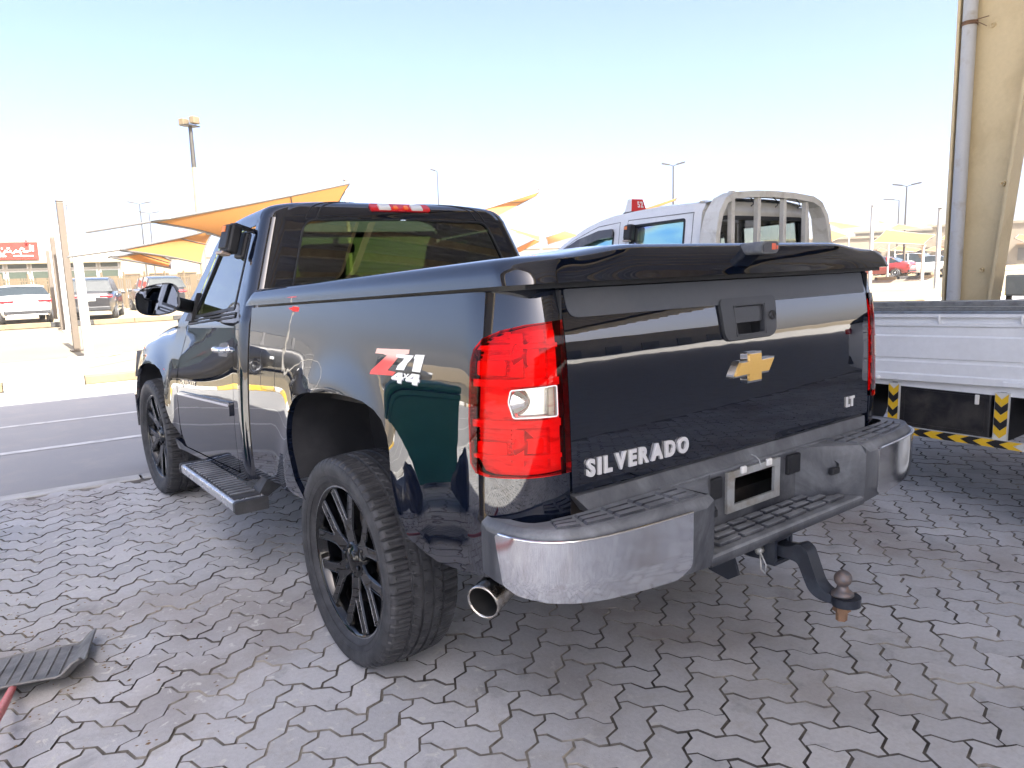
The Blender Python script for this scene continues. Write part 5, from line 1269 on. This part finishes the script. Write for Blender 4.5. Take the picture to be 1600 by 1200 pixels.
# wheelie bin and sack, out of the frame but mirrored in the truck's side
M_bin=worn('green bin plastic',(.02,.16,.11),(.03,.2,.15),.4,5,bs=.05)
wb=empty('wheelie_bin','green two-wheeled rubbish bin standing beside the shelter column','bin',loc=(-2.62,2.2,0),rz=R(12))
g=MB()
for (z0,z1,a,b,c,d) in((.06,.93,.21,.25,.27,.31),): g.add([(-a,-b,z0),(a,-b,z0),(a,b,z0),(-a,b,z0),(-c,-d,z1),(c,-d,z1),(c,d,z1),(-c,d,z1)],[(3,2,1,0),(0,1,5,4),(1,2,6,5),(2,3,7,6),(3,0,4,7)])
g.box((0,0,.93),(.58,.66,.06),bev=.015); g.build('body',M_bin,wb); MB().box((0,-.01,1.0),(.58,.70,.07),bev=.03).box((0,.36,1.0),(.4,.05,.05),bev=.01).build('lid',M_bin,wb)
for x in(-.25,.25): MB().lathe([(-.03,0),(-.03,.10),(.03,.10),(.03,0)],20,'x',(x,.26,.10)).build('wheel',M_dplast,wb)
g=MB()
def sack(u,v): a=2*PI*u;b=PI*(v-.5); r=.26*(1+.12*math.sin(5*a+3*v)+.06*math.sin(11*a)); return (r*math.cos(a)*math.cos(b)**.7,r*math.sin(a)*math.cos(b)**.7,.24+.25*math.sin(b)+.05*(v>.9))
g.grid(40,20,sack); tag(g.build('rubbish_sack',mat('black bin liner',(.012,.012,.014),.3,coat=.4),loc=(-2.62,1.25,0)),'tied black rubbish sack on the ground beside the green bin','sack')

# ================================================================== BACKGROUND
def car_proto(name,kind):
    """a car of its own: body shell, glasshouse, lamps, wheels; heading +Y, origin on the ground under its middle"""
    c=empty(name); L,Wd=(4.7,.91) if kind=='sedan' else (4.6,.94)
    if kind=='sedan': top=spline([-2.35,-2.3,-1.7,-1.1,.2,.9,1.7,2.25,2.35],[.72,1.02,1.08,1.02,.98,.98,.90,.72,.5]); gh=[(-1.75,1.06),(-1.05,1.40),(-.5,1.46),(.15,1.43),(1.05,.99)]
    else: top=spline([-2.3,-2.25,-1.7,-1.1,.2,.9,1.7,2.2,2.3],[.85,1.10,1.14,1.12,1.10,1.08,1.02,.86,.55]); gh=[(-2.18,1.12),(-1.85,1.60),(-1.0,1.68),(.15,1.62),(1.02,1.08)]
    ys=np.concatenate([np.linspace(-L/2,-L/2+.25,5),np.linspace(-L/2+.45,L/2-.45,20),np.linspace(L/2-.25,L/2,5)])
    g=MB(); V=[]; nx=14
    for y in ys:
        t=top(y); e=1-.22*abs(y/(L/2))**5; zb=.24+.10*abs(y/(L/2))**6
        row=[]
        for (a,z) in((.90,zb),(.97,zb+.12),(1.,.55),(1.0,.72),(.985,min(.86,t-.06)),(.95,t-.02),(.86,t),(.5,t+.02),(0,t+.03)): row.append((-a*Wd*e,y,min(z,t+.03)))
        row=row+[(-p[0],p[1],p[2]) for p in row[::-1][1:]]
        # wheel arches: lift the sill
        for wy in(-L/2+.92,L/2-.88):
            d=abs(y-wy)
            if d<.36:
                for k in(0,1,2,-1,-2,-3):
                    q=row[k]; row[k]=(q[0],q[1],max(q[2],.33+math.sqrt(max(0,.36**2-d*d))*.98 if k in(0,-1,1,-2) else q[2]))
        V+=row
    k=17; g.add(V,[(j*k+i,j*k+i+1,(j+1)*k+i+1,(j+1)*k+i) for j in range(len(ys)-1) for i in range(k-1)],smooth=True); g.add(V[:k],[list(range(k))]); g.add(V[-k:],[list(range(k))[::-1]])
    g.build('body',mat('car paint',(.7,.7,.7),.3,coat=1.),c,fixn=True)
    hgt=lambda y:interp(y,[p[0] for p in gh],[p[1] for p in gh])
    yy=np.linspace(gh[0][0],gh[-1][0],22); V=[]
    for y in yy:
        b=top(y)-.03; h=max(hgt(y),b+.002); f=(h-b)/.6; V+=[(-Wd*.93,y,b),(-Wd*(.93-.20*f),y,h-.02*f),(-Wd*(.93-.20*f)*.8,y,h),(0,y,h+.01*f),(Wd*(.93-.20*f)*.8,y,h),(Wd*(.93-.20*f),y,h-.02*f),(Wd*.93,y,b)]
    g=MB(); g.add(V,[(j*7+i,j*7+i+1,(j+1)*7+i+1,(j+1)*7+i) for j in range(21) for i in range(6)],smooth=False); g.build('windows',mat('car glass',(.02,.025,.025),.05,coat=1.),c,fixn=True)
    g=MB(); y0,y1=(-1.05,.15) if kind=='sedan' else (-1.9,.15)
    g.grid(8,8,lambda u,v:(lerp(-1,1,u)*Wd*.735,lerp(y0,y1,v),hgt(lerp(y0,y1,v))+.018-.02*abs(2*u-1)**4)); g.build('roof',MATS['car paint'],c)
    for s_ in(-1,1):
        for y in((-.75,.15) if kind=='sedan' else (-1.75,-.75,.15)):
            g=MB(); h=hgt(y); b=top(y)-.02; f=(h-b)/.6; g.bar((s_*Wd*.945,y-.06,b),(s_*Wd*(.945-.20*f),y,h),.07,.03,up=(1,0,0)); g.build('pillar',MATS['car paint'],c)
        g=MB(); g.box((s_*Wd*.66,-L/2+.05,.93 if kind!='sedan' else .87),(Wd*.5,.10,.13 if kind=='sedan' else .10),bev=.03); g.build('tail_light',M_lred,c)
        g=MB(); g.box((s_*Wd*.66,L/2-.12,.68),(.42,.12,.13),bev=.03); g.build('headlight',mat('car headlight',(.7,.72,.74),.1,coat=1.),c)
        g=MB(); g.box((s_*(Wd+.09),.72,1.02),(.18,.08,.12),bev=.03); g.build('mirror',MATS['car paint'],c)
        for wy in(-L/2+.92,L/2-.88):
            g=MB(); g.lathe([(-.10,0),(-.10,.21),(-.105,.22),(-.10,.30),(-.06,.325),(.10,.325)],28,'x',(0,0,0)); w_=empty('wheel',parent=c,loc=(s_*(Wd-.12),wy,.325),rz=0 if s_<0 else PI); g.build('tyre',M_rubber,w_)
            g=MB(); g.lathe([(-.102,.205),(-.112,.20),(-.10,.18),(-.085,.07),(-.112,.05),(-.112,0)],14,'x',(0,0,0),smooth=False); g.build('rim',mat('alloy wheel',(.4,.41,.42),.3,.9),w_)
    g=MB(); g.box((0,-L/2-.005,.72 if kind=='sedan' else .82),(.50,.03,.12),bev=.008); g.build('number_plate',mat('blank plate',(.7,.7,.66),.5),c)
    g=MB(); g.box((0,-L/2+.06,.45),(1.5,.14,.18),bev=.04); g.build('bumper_trim',M_dplast,c)
    if kind!='sedan': MB().box((0,-2.245,.985),(1.5,.03,.035),bev=.008).build('light_strip',M_lred,c)
    return c
PC={}
for nm,col in(('white',(.75,.75,.74)),('black',(.012,.012,.014)),('silver',(.16,.165,.17)),('red',(.22,.012,.012)),('beige',(.17,.13,.09)),('grey',(.05,.052,.055))): PC[nm]=mat('car paint '+nm,col,.3,.0 if nm!='silver' else .5,coat=1.)
sed=car_proto('parked_car','sedan'); suv=car_proto('parked_car','suv'); used={id(sed):False,id(suv):False}
def place(pr,loc,rz,color,label,cat='car',group='cars parked in the open lot'):
    o=copy_tree(pr,swap={'car paint':PC[color]}); o.location=(loc[0],loc[1],loc[2]); o.rotation_euler=(0,0,rz); o['label']=label;o['category']=cat;o['group']=group; return o
def facing(px,rng): d=at(px,440,rng)-CAM; return math.atan2(-d[0],d[1])     # heading straight away from where we stand
def carpx(pr,px,rng,color,label,turn=0,z=-.02):
    p=at(px,450,rng); return place(pr,(p[0],p[1],z),facing(px,rng)+turn,color,label)
carpx(sed,30,36,'white','white saloon parked tail towards us at the left edge behind the pale kerb',R(4))
carpx(suv,147,36.5,'black','black SUV with a red light bar seen from behind between the white posts',R(-6))
carpx(suv,243,42,'black','dark car half hidden behind the black pickup door mirror',R(14))
carpx(sed,8,47,'silver','silver saloon beyond the white saloon, in front of the fence',R(70))
carpx(sed,66,46,'red','red saloon side-on in front of the fence by the shop',R(80))
carpx(suv,172,56,'white','white SUV behind the fence to the right of the black SUV',R(60))
carpx(suv,186,50,'silver','silver SUV side-on at the fence above the pickup mirror',R(85))
carpx(sed,262,60,'beige','beige saloon far behind the fence under the orange sails',R(80))
carpx(sed,298,62,'white','white saloon far behind the fence next to the pickup cab',R(70))
for px,rg,co,pr,tu,lb in((1372,62,'red',sed,70,'red car in the far lot right of the pickup bed cover'),(1404,66,'white',suv,75,'white SUV in the far lot between the first two sail posts'),(1424,70,'silver',sed,20,'silver car nose-on in the far lot under the big orange sail'),(1446,64,'white',sed,80,'white saloon in the far lot just left of the near sail post'),(1478,68,'grey',sed,75,'grey car in the far lot next to the cream column'),(1490,80,'white',suv,60,'white SUV farthest right in the far lot, touching the cream column'),(850,70,'white',suv,70,'white SUV seen low between the pickup cab and the flatbed')):
    carpx(pr,px,rg,co,lb,R(tu))
place(suv,(7.95,-2.05,-.005),0,'white','white SUV parked beyond the cream column at the right edge',group='cars parked under the shelter')
for x,y,rz,co,lb,pr in((-8.0,19.2,R(96),'grey','grey SUV parked across the road out on the left',suv),(-11.5,20.5,R(80),'silver','silver saloon parked across the road out on the left',sed),(-4.4,15.9,R(60),'black','black SUV across the road left of the white posts',suv),(1.6,-22,R(180),'white','white saloon standing behind the shelter',sed),(-4.5,-23,R(170),'grey','grey SUV standing behind the shelter',suv)): place(pr,(x,y,-.008),rz,co,lb)
def kill(o):
    for ch in list(o.children): kill(ch)
    bpy.data.objects.remove(o)
kill(sed);kill(suv)

# --- shade sails and their posts
def _sail(t,b):
    v=objvec(t); n=noise(t,5,4,.6,v); t.links.new(mixc(t,n,(.38,.165,.05),(.44,.20,.062)),b.inputs['Base Color'])
M_sail=mat('orange sail cloth',(.66,.37,.09),.8,fn=_sail); M_sail.node_tree.nodes['Principled BSDF'].inputs['Transmission Weight'].default_value=0
_t=M_sail.node_tree; _b=_t.nodes['Principled BSDF']; _tr=N_(_t,'ShaderNodeBsdfTranslucent',Color=(.50,.225,.068,1)); _mx=N_(_t,'ShaderNodeMixShader',Fac=.45)
_o=_t.nodes['Material Output']; _t.links.new(_b.outputs[0],_mx.inputs[1]);_t.links.new(_tr.outputs[0],_mx.inputs[2]);_t.links.new(_mx.outputs[0],_o.inputs[0])
M_post=worn('white post paint',(.42,.41,.39),(.34,.32,.28),.5,3); M_tan=worn('shaded tan paint',(.09,.072,.056),(.07,.058,.045),.55,3); M_pole=worn('galvanised pole',(.05,.047,.043),(.04,.036,.032),.5,3,metal=.4); M_cable=mat('steel cable',(.18,.17,.16),.5,.6)  # tan post colour darkened to stand in for the sail's shade
def sail(corners,label,sag=.12,seam=True,cables=()):
    C=[np.array(c,float) for c in corners]; o=sum(C)/4; r=empty('shade_sail',label,'shade sail',loc=tuple(o),group='orange shade sails')
    def edge(a,b,t): p=a+(b-a)*t; return p+(o-p)*sag*4*t*(1-t)*.5
    def F(u,v):
        e0=edge(C[0],C[1],u);e1=edge(C[3],C[2],u);f0=edge(C[0],C[3],v);f1=edge(C[1],C[2],v)
        bl=(1-u)*(1-v)*C[0]+u*(1-v)*C[1]+u*v*C[2]+(1-u)*v*C[3]
        return (1-v)*e0+v*e1+(1-u)*f0+u*f1-bl-o
    g=MB(); g.grid(20,20,lambda u,v:tuple(F(u,v))); g.build('cloth',M_sail,r)
    g=MB(); per=[F(u,0) for u in np.linspace(0,1,12)]+[F(1,v) for v in np.linspace(0,1,12)[1:]]+[F(1-u,1) for u in np.linspace(0,1,12)[1:]]+[F(0,1-v) for v in np.linspace(0,1,12)[1:-1]]
    g.tube([tuple(p) for p in per],.02,5,closed=True); g.build('edge_cable',M_cable,r)
    if seam: g=MB(); g.tube([tuple(F(.62+.0*v,v)+np.array((0,0,.004))) for v in np.linspace(0,1,12)],.015,4); g.build('seam',M_tan,r)
    for i,p in cables:
        g=MB(); g.tube([tuple(C[i]-o),tuple(np.array(p)-o)],.018,5); g.build('tie_cable',M_cable,r)
    return r
sail([at(235,347,13),at(546,287,18),at(520,345,20),at(346,371,15)],'large orange sail rising to the thin post behind the pickup cab roof',.10,cables=[(0,at(135,363,12))])
sail([at(186,391,14.5),at(322,362,18),at(330,366,19),at(314,412,17)],'orange sail under the large one, left of the pickup cab',.16,cables=[(0,at(105,402,13.5))])
sail([at(170,402,14),at(238,392,16),at(268,408,17.5),at(266,419,16.5)],'small low orange sail at the left, its edge just below the others',.10)
sail([at(700,345,32),at(843,300,38),at(838,306,40),at(778,338,34)],'orange sail reaching up to the post right of the pickup cab',.06)
sail([at(788,356,40),at(800,358,48),at(847,371,46),at(845,378,40)],'narrow orange sail crossing right behind the pickup cab edge',.08,seam=False)
sail([at(798,392,42),at(836,374,46),at(846,376,50),at(812,394,46)],'lowest orange sail beside the pickup cab corner',.05,seam=False)
sail([at(853,371,44),at(882,361,52),at(905,368,56),at(856,382,46)],'orange sail at the front of the flatbed cab',.06,seam=False)
sail([at(998,329,40),at(1058,309,46),at(1056,313,48),at(1010,330,42)],'thin orange sail edge above the flatbed cab roof',.04,seam=False)
RSD=[((1362,379),(1384,359),(1462,367),(1443,382),46,'big orange sail between the two near posts on the right'),((1392,356),(1404,350),(1443,357),(1400,360),60,'orange sail above and behind the big right-hand one'),((1468,374),(1484,361),(1520,368),(1500,378),50,'orange sail cut off by the cream column'),((1286,361),(1296,359),(1324,368),(1298,378),48,'orange sail just right of the flatbed rack'),((1292,348),(1300,346),(1350,354),(1314,358),58,'long flat orange sail high to the right of the rack'),((1390,391),(1404,384),(1442,389),(1430,394),75,'small orange sail low behind the big right-hand one'),((1444,391),(1460,385),(1480,389),(1462,393),78,'small orange sail low beside the near post'),((1370,391),(1376,387),(1388,391),(1378,394),80,'tiny orange sail low at the left of the right-hand group'),((1370,346),(1374,345),(1384,347),(1378,349),95,'tiny far orange sail against the sky right of the rack'),((1445,351),(1455,350),(1462,352),(1455,354),95,'tiny far orange sail left of the second near post'),((1396,398),(1410,395),(1424,399),(1412,402),90,'farthest low orange sail under the right-hand group'),((1585,372),(1592,366),(1625,372),(1604,380),40,'orange sail at the right edge beyond the column')]
for a,b,c,d,rg,lb in RSD: sail([at(*a,rg),at(*b,rg+7),at(*c,rg+9),at(*d,rg+1)],lb,.08,seam=False)
def post(base,top,wd,m,label,name='sail_post',cat='post',sq=True,group='posts of the shade sails'):
    r=empty(name,label,cat,loc=tuple(base),group=group); h=top-base[2]
    if sq: MB().box((0,0,h/2),(wd,wd,h),bev=.01).build('pole',m,r)
    else: MB().tube([(0,0,0),(0,0,h)],[wd/2,wd/2*.8],10).build('pole',m,r)
    MB().box((0,0,.012),(wd*2,wd*2,.024)).build('foot_plate',m,r); MB().box((0,0,h+.02),(wd*1.1,wd*1.1,.03),bev=.008).build('cap',m,r)
    return r
def ppost(bx_,by_,ty_,wd,m,lb,z=0.,sq=True):
    b=gnd(bx_,by_,z); d=math.hypot(*(b-CAM)[:2]); return post(b,at(bx_,ty_,d)[2],wd,m,lb,sq=sq)
ppost(140,563,322,.15,M_post,'nearest white square post at the kerb on the left',.0); 
ppost(121,548,316,.13,M_tan,'tan post with sail shade in its colour just left of the nearest white one')
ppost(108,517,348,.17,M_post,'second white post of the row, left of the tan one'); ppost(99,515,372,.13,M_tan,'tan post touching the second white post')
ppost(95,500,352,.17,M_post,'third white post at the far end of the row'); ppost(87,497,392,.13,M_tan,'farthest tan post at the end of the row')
b=gnd(119,520); d=math.hypot(*(b-CAM)[:2]); r=post(b,at(100,252,d)[2],.07,M_post,'very thin tall white mast above the left posts',sq=False)
def fpost(px,py0,py1,rg,wd,lb,m=M_post):
    p=at(px,py1,rg); q=at(px,py0,rg); return post((p[0],p[1],-.03),q[2],wd,m,lb,sq=False)
fpost(546,282,380,18.4,.11,'thin post holding the large sail behind the pickup roof'); fpost(846,296,430,38.5,.13,'thin white post right of the pickup cab'); fpost(1060,306,400,46.5,.14,'thin white post behind the flatbed roof'); 
for px,t_,rg,w_,lb in((1359,322,38,.17,'white sail post right above the pickup bed corner'),(1463,326,36.5,.20,'nearest white sail post on the right'),(1386,382,60,.14,'far white post left of the big sail'),(1411,386,62,.16,'far tan post under the big sail'),(1440,384,50,.20,'white post at the right end of the big sail'),(1476,388,64,.14,'far white post between near post and column'),(1324,362,55,.12,'thin far post right of the flatbed rack'),(1396,390,70,.10,'very thin far post in the lot')):
    fpost(px,t_,440,rg,w_,lb,M_tan if 'tan' in lb else M_post)
# --- lamp posts
def lamp(px,py,rg,arms,lb,wd=.16,heads=.55):
    p=at(px,py,rg); r=empty('lamp_post',lb,'lamp post',loc=(p[0],p[1],-.03),group='lamp posts of the car park'); h=p[2]+.03
    MB().tube([(0,0,0),(0,0,h)],[wd/2,wd/2*.55],10).build('pole',M_pole,r); a0=math.atan2(p[1]-CAM[1],p[0]-CAM[0])+PI/2
    for k in range(arms):
        s_=(1 if k%2==0 else -1); c,s=math.cos(a0)*s_,math.sin(a0)*s_
        g=MB(); g.bar((0,0,h-.02),(c*heads*.6,s*heads*.6,h+.10),.06,.05); g.build('arm',M_pole,r)
        g=MB(); g.bar((c*heads*.5,s*heads*.5,h+.09),(c*heads*1.75,s*heads*1.75,h+.22),.28,.10,bev=.02); g.build('lamp_head',M_pole,r)
    return r
lamp(218,319,75,2,'tall double-headed lamp post left of the sails'); lamp(233,334,88,2,'shorter double-headed lamp post right behind the taller one'); lamp(1052,259,60,2,'double-headed lamp post above the flatbed roof',.2,.5); lamp(1417,291,70,2,'double-headed lamp post above the right-hand sails',.18,.6); lamp(1405,313,95,1,'single-arm lamp post left of the right-hand double one',.18,.9); lamp(683,268,70,1,'thin single lamp post above the pickup cab roof',.14,.35)
p=at(297,196,40); fl=empty('floodlight_mast','tall cream mast with a square floodlight at its top on the left','lamp post',loc=(p[0],p[1],-.03)); h=p[2]
MB().tube([(0,0,0),(0,0,h*.78)],[.17,.12],12).build('lower_pole',worn('cream mast paint',(.20,.175,.12),(.16,.14,.1),.5,2),fl); MB().tube([(0,0,h*.78),(0,0,h)],[.11,.09],12).build('upper_pole',M_pole,fl)
for k,(dx,dy) in enumerate(((.18,-.15),(-.25,.1))):
    MB().box((dx,dy,h+.16+.1*(k==0)),(.42,.30,.34),bev=.04,rot=.6).build('floodlight',worn('floodlight housing',(.13,.10,.06),(.1,.08,.05),.5,5),fl)
MB().box((0,0,h+.01),(.8,.5,.05),rot=.6).build('cross_arm',M_pole,fl)
# --- shop with a red sign, fence, far buildings
bl=at(70,420,62); axr=np.array((AX[0][0],AX[0][1],0)); ang=math.atan2(bl[1]-CAM[1],bl[0]-CAM[0])-PI/2
sh=empty('shop_building','low white shop with a long red Arabic sign and glazed bays at the far left','building',loc=(bl[0],bl[1],-.05),rz=ang)
zz=lambda py: at(70,py,62)[2]+.05
top_=zz(374);s0,s1=zz(405),zz(378)
MB().box((-2.2,3.0,(top_+.35)/2),(14.0,5.9,top_+.35)).build('wall',worn('shop wall',(.40,.38,.33),(.33,.31,.26),.8,1.5),sh)
M_sred=mat('red sign face',(.24,.018,.012),.6,0,.2); MB().box((-4.6,-.06,(s0+s1)/2),(8.7,.2,s1-s0),bev=.02).build('sign_board',M_sred,sh)
MB().box((-2.2,-.25,s0-.22),(14,.6,.18),bev=.03).build('ledge',worn('ledge cream',(.2,.17,.10),(.16,.13,.08),.7,3),sh)
M_pane=mat('shop glass',(.035,.045,.035),.06,coat=1.)
for i in range(10):
    x=-8.6+1.40*i
    for z0,z1 in((zz(420),zz(410)),(zz(446),zz(423))):
        f=MB().box((x,-.02,(z0+z1)/2),(1.28,.10,z1-z0),bev=.01).build('window',M_post,sh); MB().box((x,-.075,(z0+z1)/2),(1.10,.02,(z1-z0)-.10)).build('pane',M_pane,f)
for x in(-3.2,-.9,-5.5,-7.8): MB().box((x,-.2,s1+.03),(.16,.3,.22)).build('sign_lamp',mat('red lamp housing',(.3,.02,.02),.5),sh)
# lettering of the sign: strokes
def stroke(pts,r,parent,m,nm='letter'): 
    g=MB(); g.tube([(p[0],-.17,p[1]) for p in pts],r,6); return g.build(nm,m,parent)
H_=s1-s0; y0=s0
def ar(u,v): return (-.55-u*H_*1.0,y0+v*H_)
for P,rr in(([(.0,.80),(.02,.45)],.075),([(.12,.82),(.14,.48),(.30,.44),(.50,.46)],.07),([(.42,.58),(.55,.64),(.66,.52),(.60,.46),(.84,.44)],.065),([(.80,.55),(.92,.40),(1.04,.36)],.065),([(1.08,.52),(1.14,.42),(1.26,.42),(1.32,.54)],.06),([(1.34,.54),(1.42,.34),(1.62,.34),(1.66,.52)],.065),([(1.78,.52),(1.86,.44),(1.98,.50),(2.06,.44),(2.20,.52),(2.30,.44),(2.62,.46),(2.8,.62)],.075),([(2.9,.55),(3.1,.44),(3.4,.46),(3.6,.58),(3.8,.44),(4.2,.46)],.075),([(.02,.19),(.98,.20)],.062),([(1.35,.19),(2.3,.20)],.062),([(2.6,.19),(3.6,.20)],.062)):
    stroke([ar(*p) for p in P],rr*H_/1.45*1.0,sh,M_sw)
for u,v in((.62,.34),(1.16,.64),(1.22,.64),(1.50,.62),(2.0,.66),(2.5,.70)): stroke([ar(u-.03,v),ar(u+.03,v)],.06,sh,M_sw,'letter_dot')
M_fen=worn('fence steel',(.10,.075,.045),(.08,.06,.035),.6,4)
fr=empty('palisade_fence','pale steel fence of thin upright bars along the back of the lot','fence')
p0=at(-90,450,43);p1=at(345,450,50); nf=12
bars=MB()
for i in range(-12,13): bars.box((i*.125*.92,0,.95),(.035,.035,1.7))
bm_=bars.mesh('fence_bars',M_fen); L_=np.linalg.norm((p1-p0)[:2])/nf; fa=math.atan2(p1[1]-p0[1],p1[0]-p0[0])
rail=MB().box((0,0,0),(L_,.04,.06)).mesh('rail',M_fen); fpst=MB().box((0,0,1.0),(.08,.08,2.05)).mesh('fence_post',M_fen)
for i in range(nf):
    c=p0+(p1-p0)*(i+.5)/nf
    for me_,nm,z,k in((bm_,'fence_bars',0,.5),(rail,'rail',.25,.5),(rail,'rail',1.65,.5),(fpst,'fence_post',0,0)):
        o=bpy.data.objects.new(nm,me_);COL.objects.link(o);o.parent=fr; q=p0+(p1-p0)*(i+k)/nf; o.location=(q[0],q[1],z-.03);o.rotation_euler=(0,0,fa)
        if nm=='fence_bars': o['kind']='stuff'
M_far=worn('far wall',(.20,.17,.125),(.16,.135,.10),.9,.6); M_farw=mat('far opening',(.05,.047,.04),.7); M_aw=worn('awning tan',(.17,.10,.045),(.14,.09,.05),.8,2)
for px,rg,w_,d_,h_,lb in((250,120,26,8,4.6,'low beige building far behind the fence on the left'),(330,140,18,8,5.5,'pale block far behind the pickup cab on the left'),(1400,120,20,8,4.2,'low pale market block far behind the right-hand sails'),(1470,130,24,8,5.2,'far pale block next to the cream column'),(1310,150,26,8,5.0,'far pale block right of the flatbed rack'),(900,160,40,8,5.5,'far pale block low between cab and flatbed'),(1600,110,20,8,5.,'far pale block at the right edge')):
    p=at(px,440,rg); r=empty('far_building',lb,'building',loc=(p[0],p[1],-.05),rz=facing(px,rg)); MB().box((0,d_/2,h_/2),(w_,d_,h_)).build('wall',M_far,r); MB().box((0,d_/2,h_+.15),(w_+.4,d_+.4,.3)).build('roof_edge',M_far,r)
    wm=MB().box((0,0,0),(w_/12,.2,1.5)).mesh('opening',M_farw); am=MB().box((0,0,0),(w_/10,1.2,.12)).mesh('awning',M_aw)
    for i in range(7):
        for me_,nm,yy,z in((wm,'opening',-.02,1.3),(am,'awning',-.5,2.5)): o=bpy.data.objects.new(nm,me_);COL.objects.link(o);o.parent=r;o.location=(-w_/2+w_*(i+.5)/7,yy,z)
# kerb stones of the far lot on the right
ks=empty('lot_kerb',kind='structure'); a_,b_=gnd(1366,438),gnd(1500,432); n_=int(np.linalg.norm(b_-a_)/1.6)
km={c:MB().box((0,0,.09),(1.55,.25,.22),bev=.02).mesh('kerb_stone',m_) for c,m_ in((0,M_kt),(1,M_kd),(2,M_kw))}
for i in range(n_):
    q=a_+(b_-a_)*(i+.5)/n_; o=bpy.data.objects.new('kerb_stone',km[(0,1,0,1,2)[i%5]]);COL.objects.link(o);o.parent=ks;o.location=(q[0],q[1],-.02);o.rotation_euler=(0,0,math.atan2(b_[1]-a_[1],b_[0]-a_[0]))
lb_=empty('reflection_block','added long low beige block behind the shelter, darkening the sky mirrored in the tailgate','building',loc=(12,-52,-.05)); MB().box((0,-4,3.2),(110,8,6.4)).build('wall',M_far,lb_); MB().box((0,-3.9,6.5),(111,9,.3)).build('roof_edge',M_far,lb_)  # unseen block added to cut the bright sky band mirrored in the tailgate
wm=MB().box((0,0,0),(2.6,.2,3.0)).mesh('opening',M_farw)
for i in range(18): o=bpy.data.objects.new('opening',wm);COL.objects.link(o);o.parent=lb_;o.location=(-50+6*i,.06,1.5)
# small red arrow sign out on the left (mirrored in the door)
sg_=empty('road_sign','small red plate on a thin white post across the road on the left','sign',loc=(-6.2,14.2,0),rz=R(20)); MB().tube([(0,0,0),(0,0,2.6)],.02,8).build('post',M_post,sg_); MB().prism([(-.10,2.42),(.07,2.42),(.14,2.5),(.07,2.58),(-.10,2.58)],lambda x,z:(x,-.05,z),lambda x,z:(x,-.035,z)).build('plate',M_red,sg_)

# ------------------------------------------------------------------ haze volume added to whiten the horizon and the far lot
hm=bpy.data.materials.new('added haze'); hm.use_nodes=True; t_=hm.node_tree; t_.nodes.clear(); pv=t_.nodes.new('ShaderNodeVolumePrincipled'); pv.inputs['Density'].default_value=.0007; pv.inputs['Color'].default_value=(.93,.92,.90,1)
ho=t_.nodes.new('ShaderNodeOutputMaterial'); t_.links.new(pv.outputs[0],ho.inputs['Volume'])
hz=MB().box((40,70,5.5),(720,700,13.4)).build('haze',hm,kind='stuff')
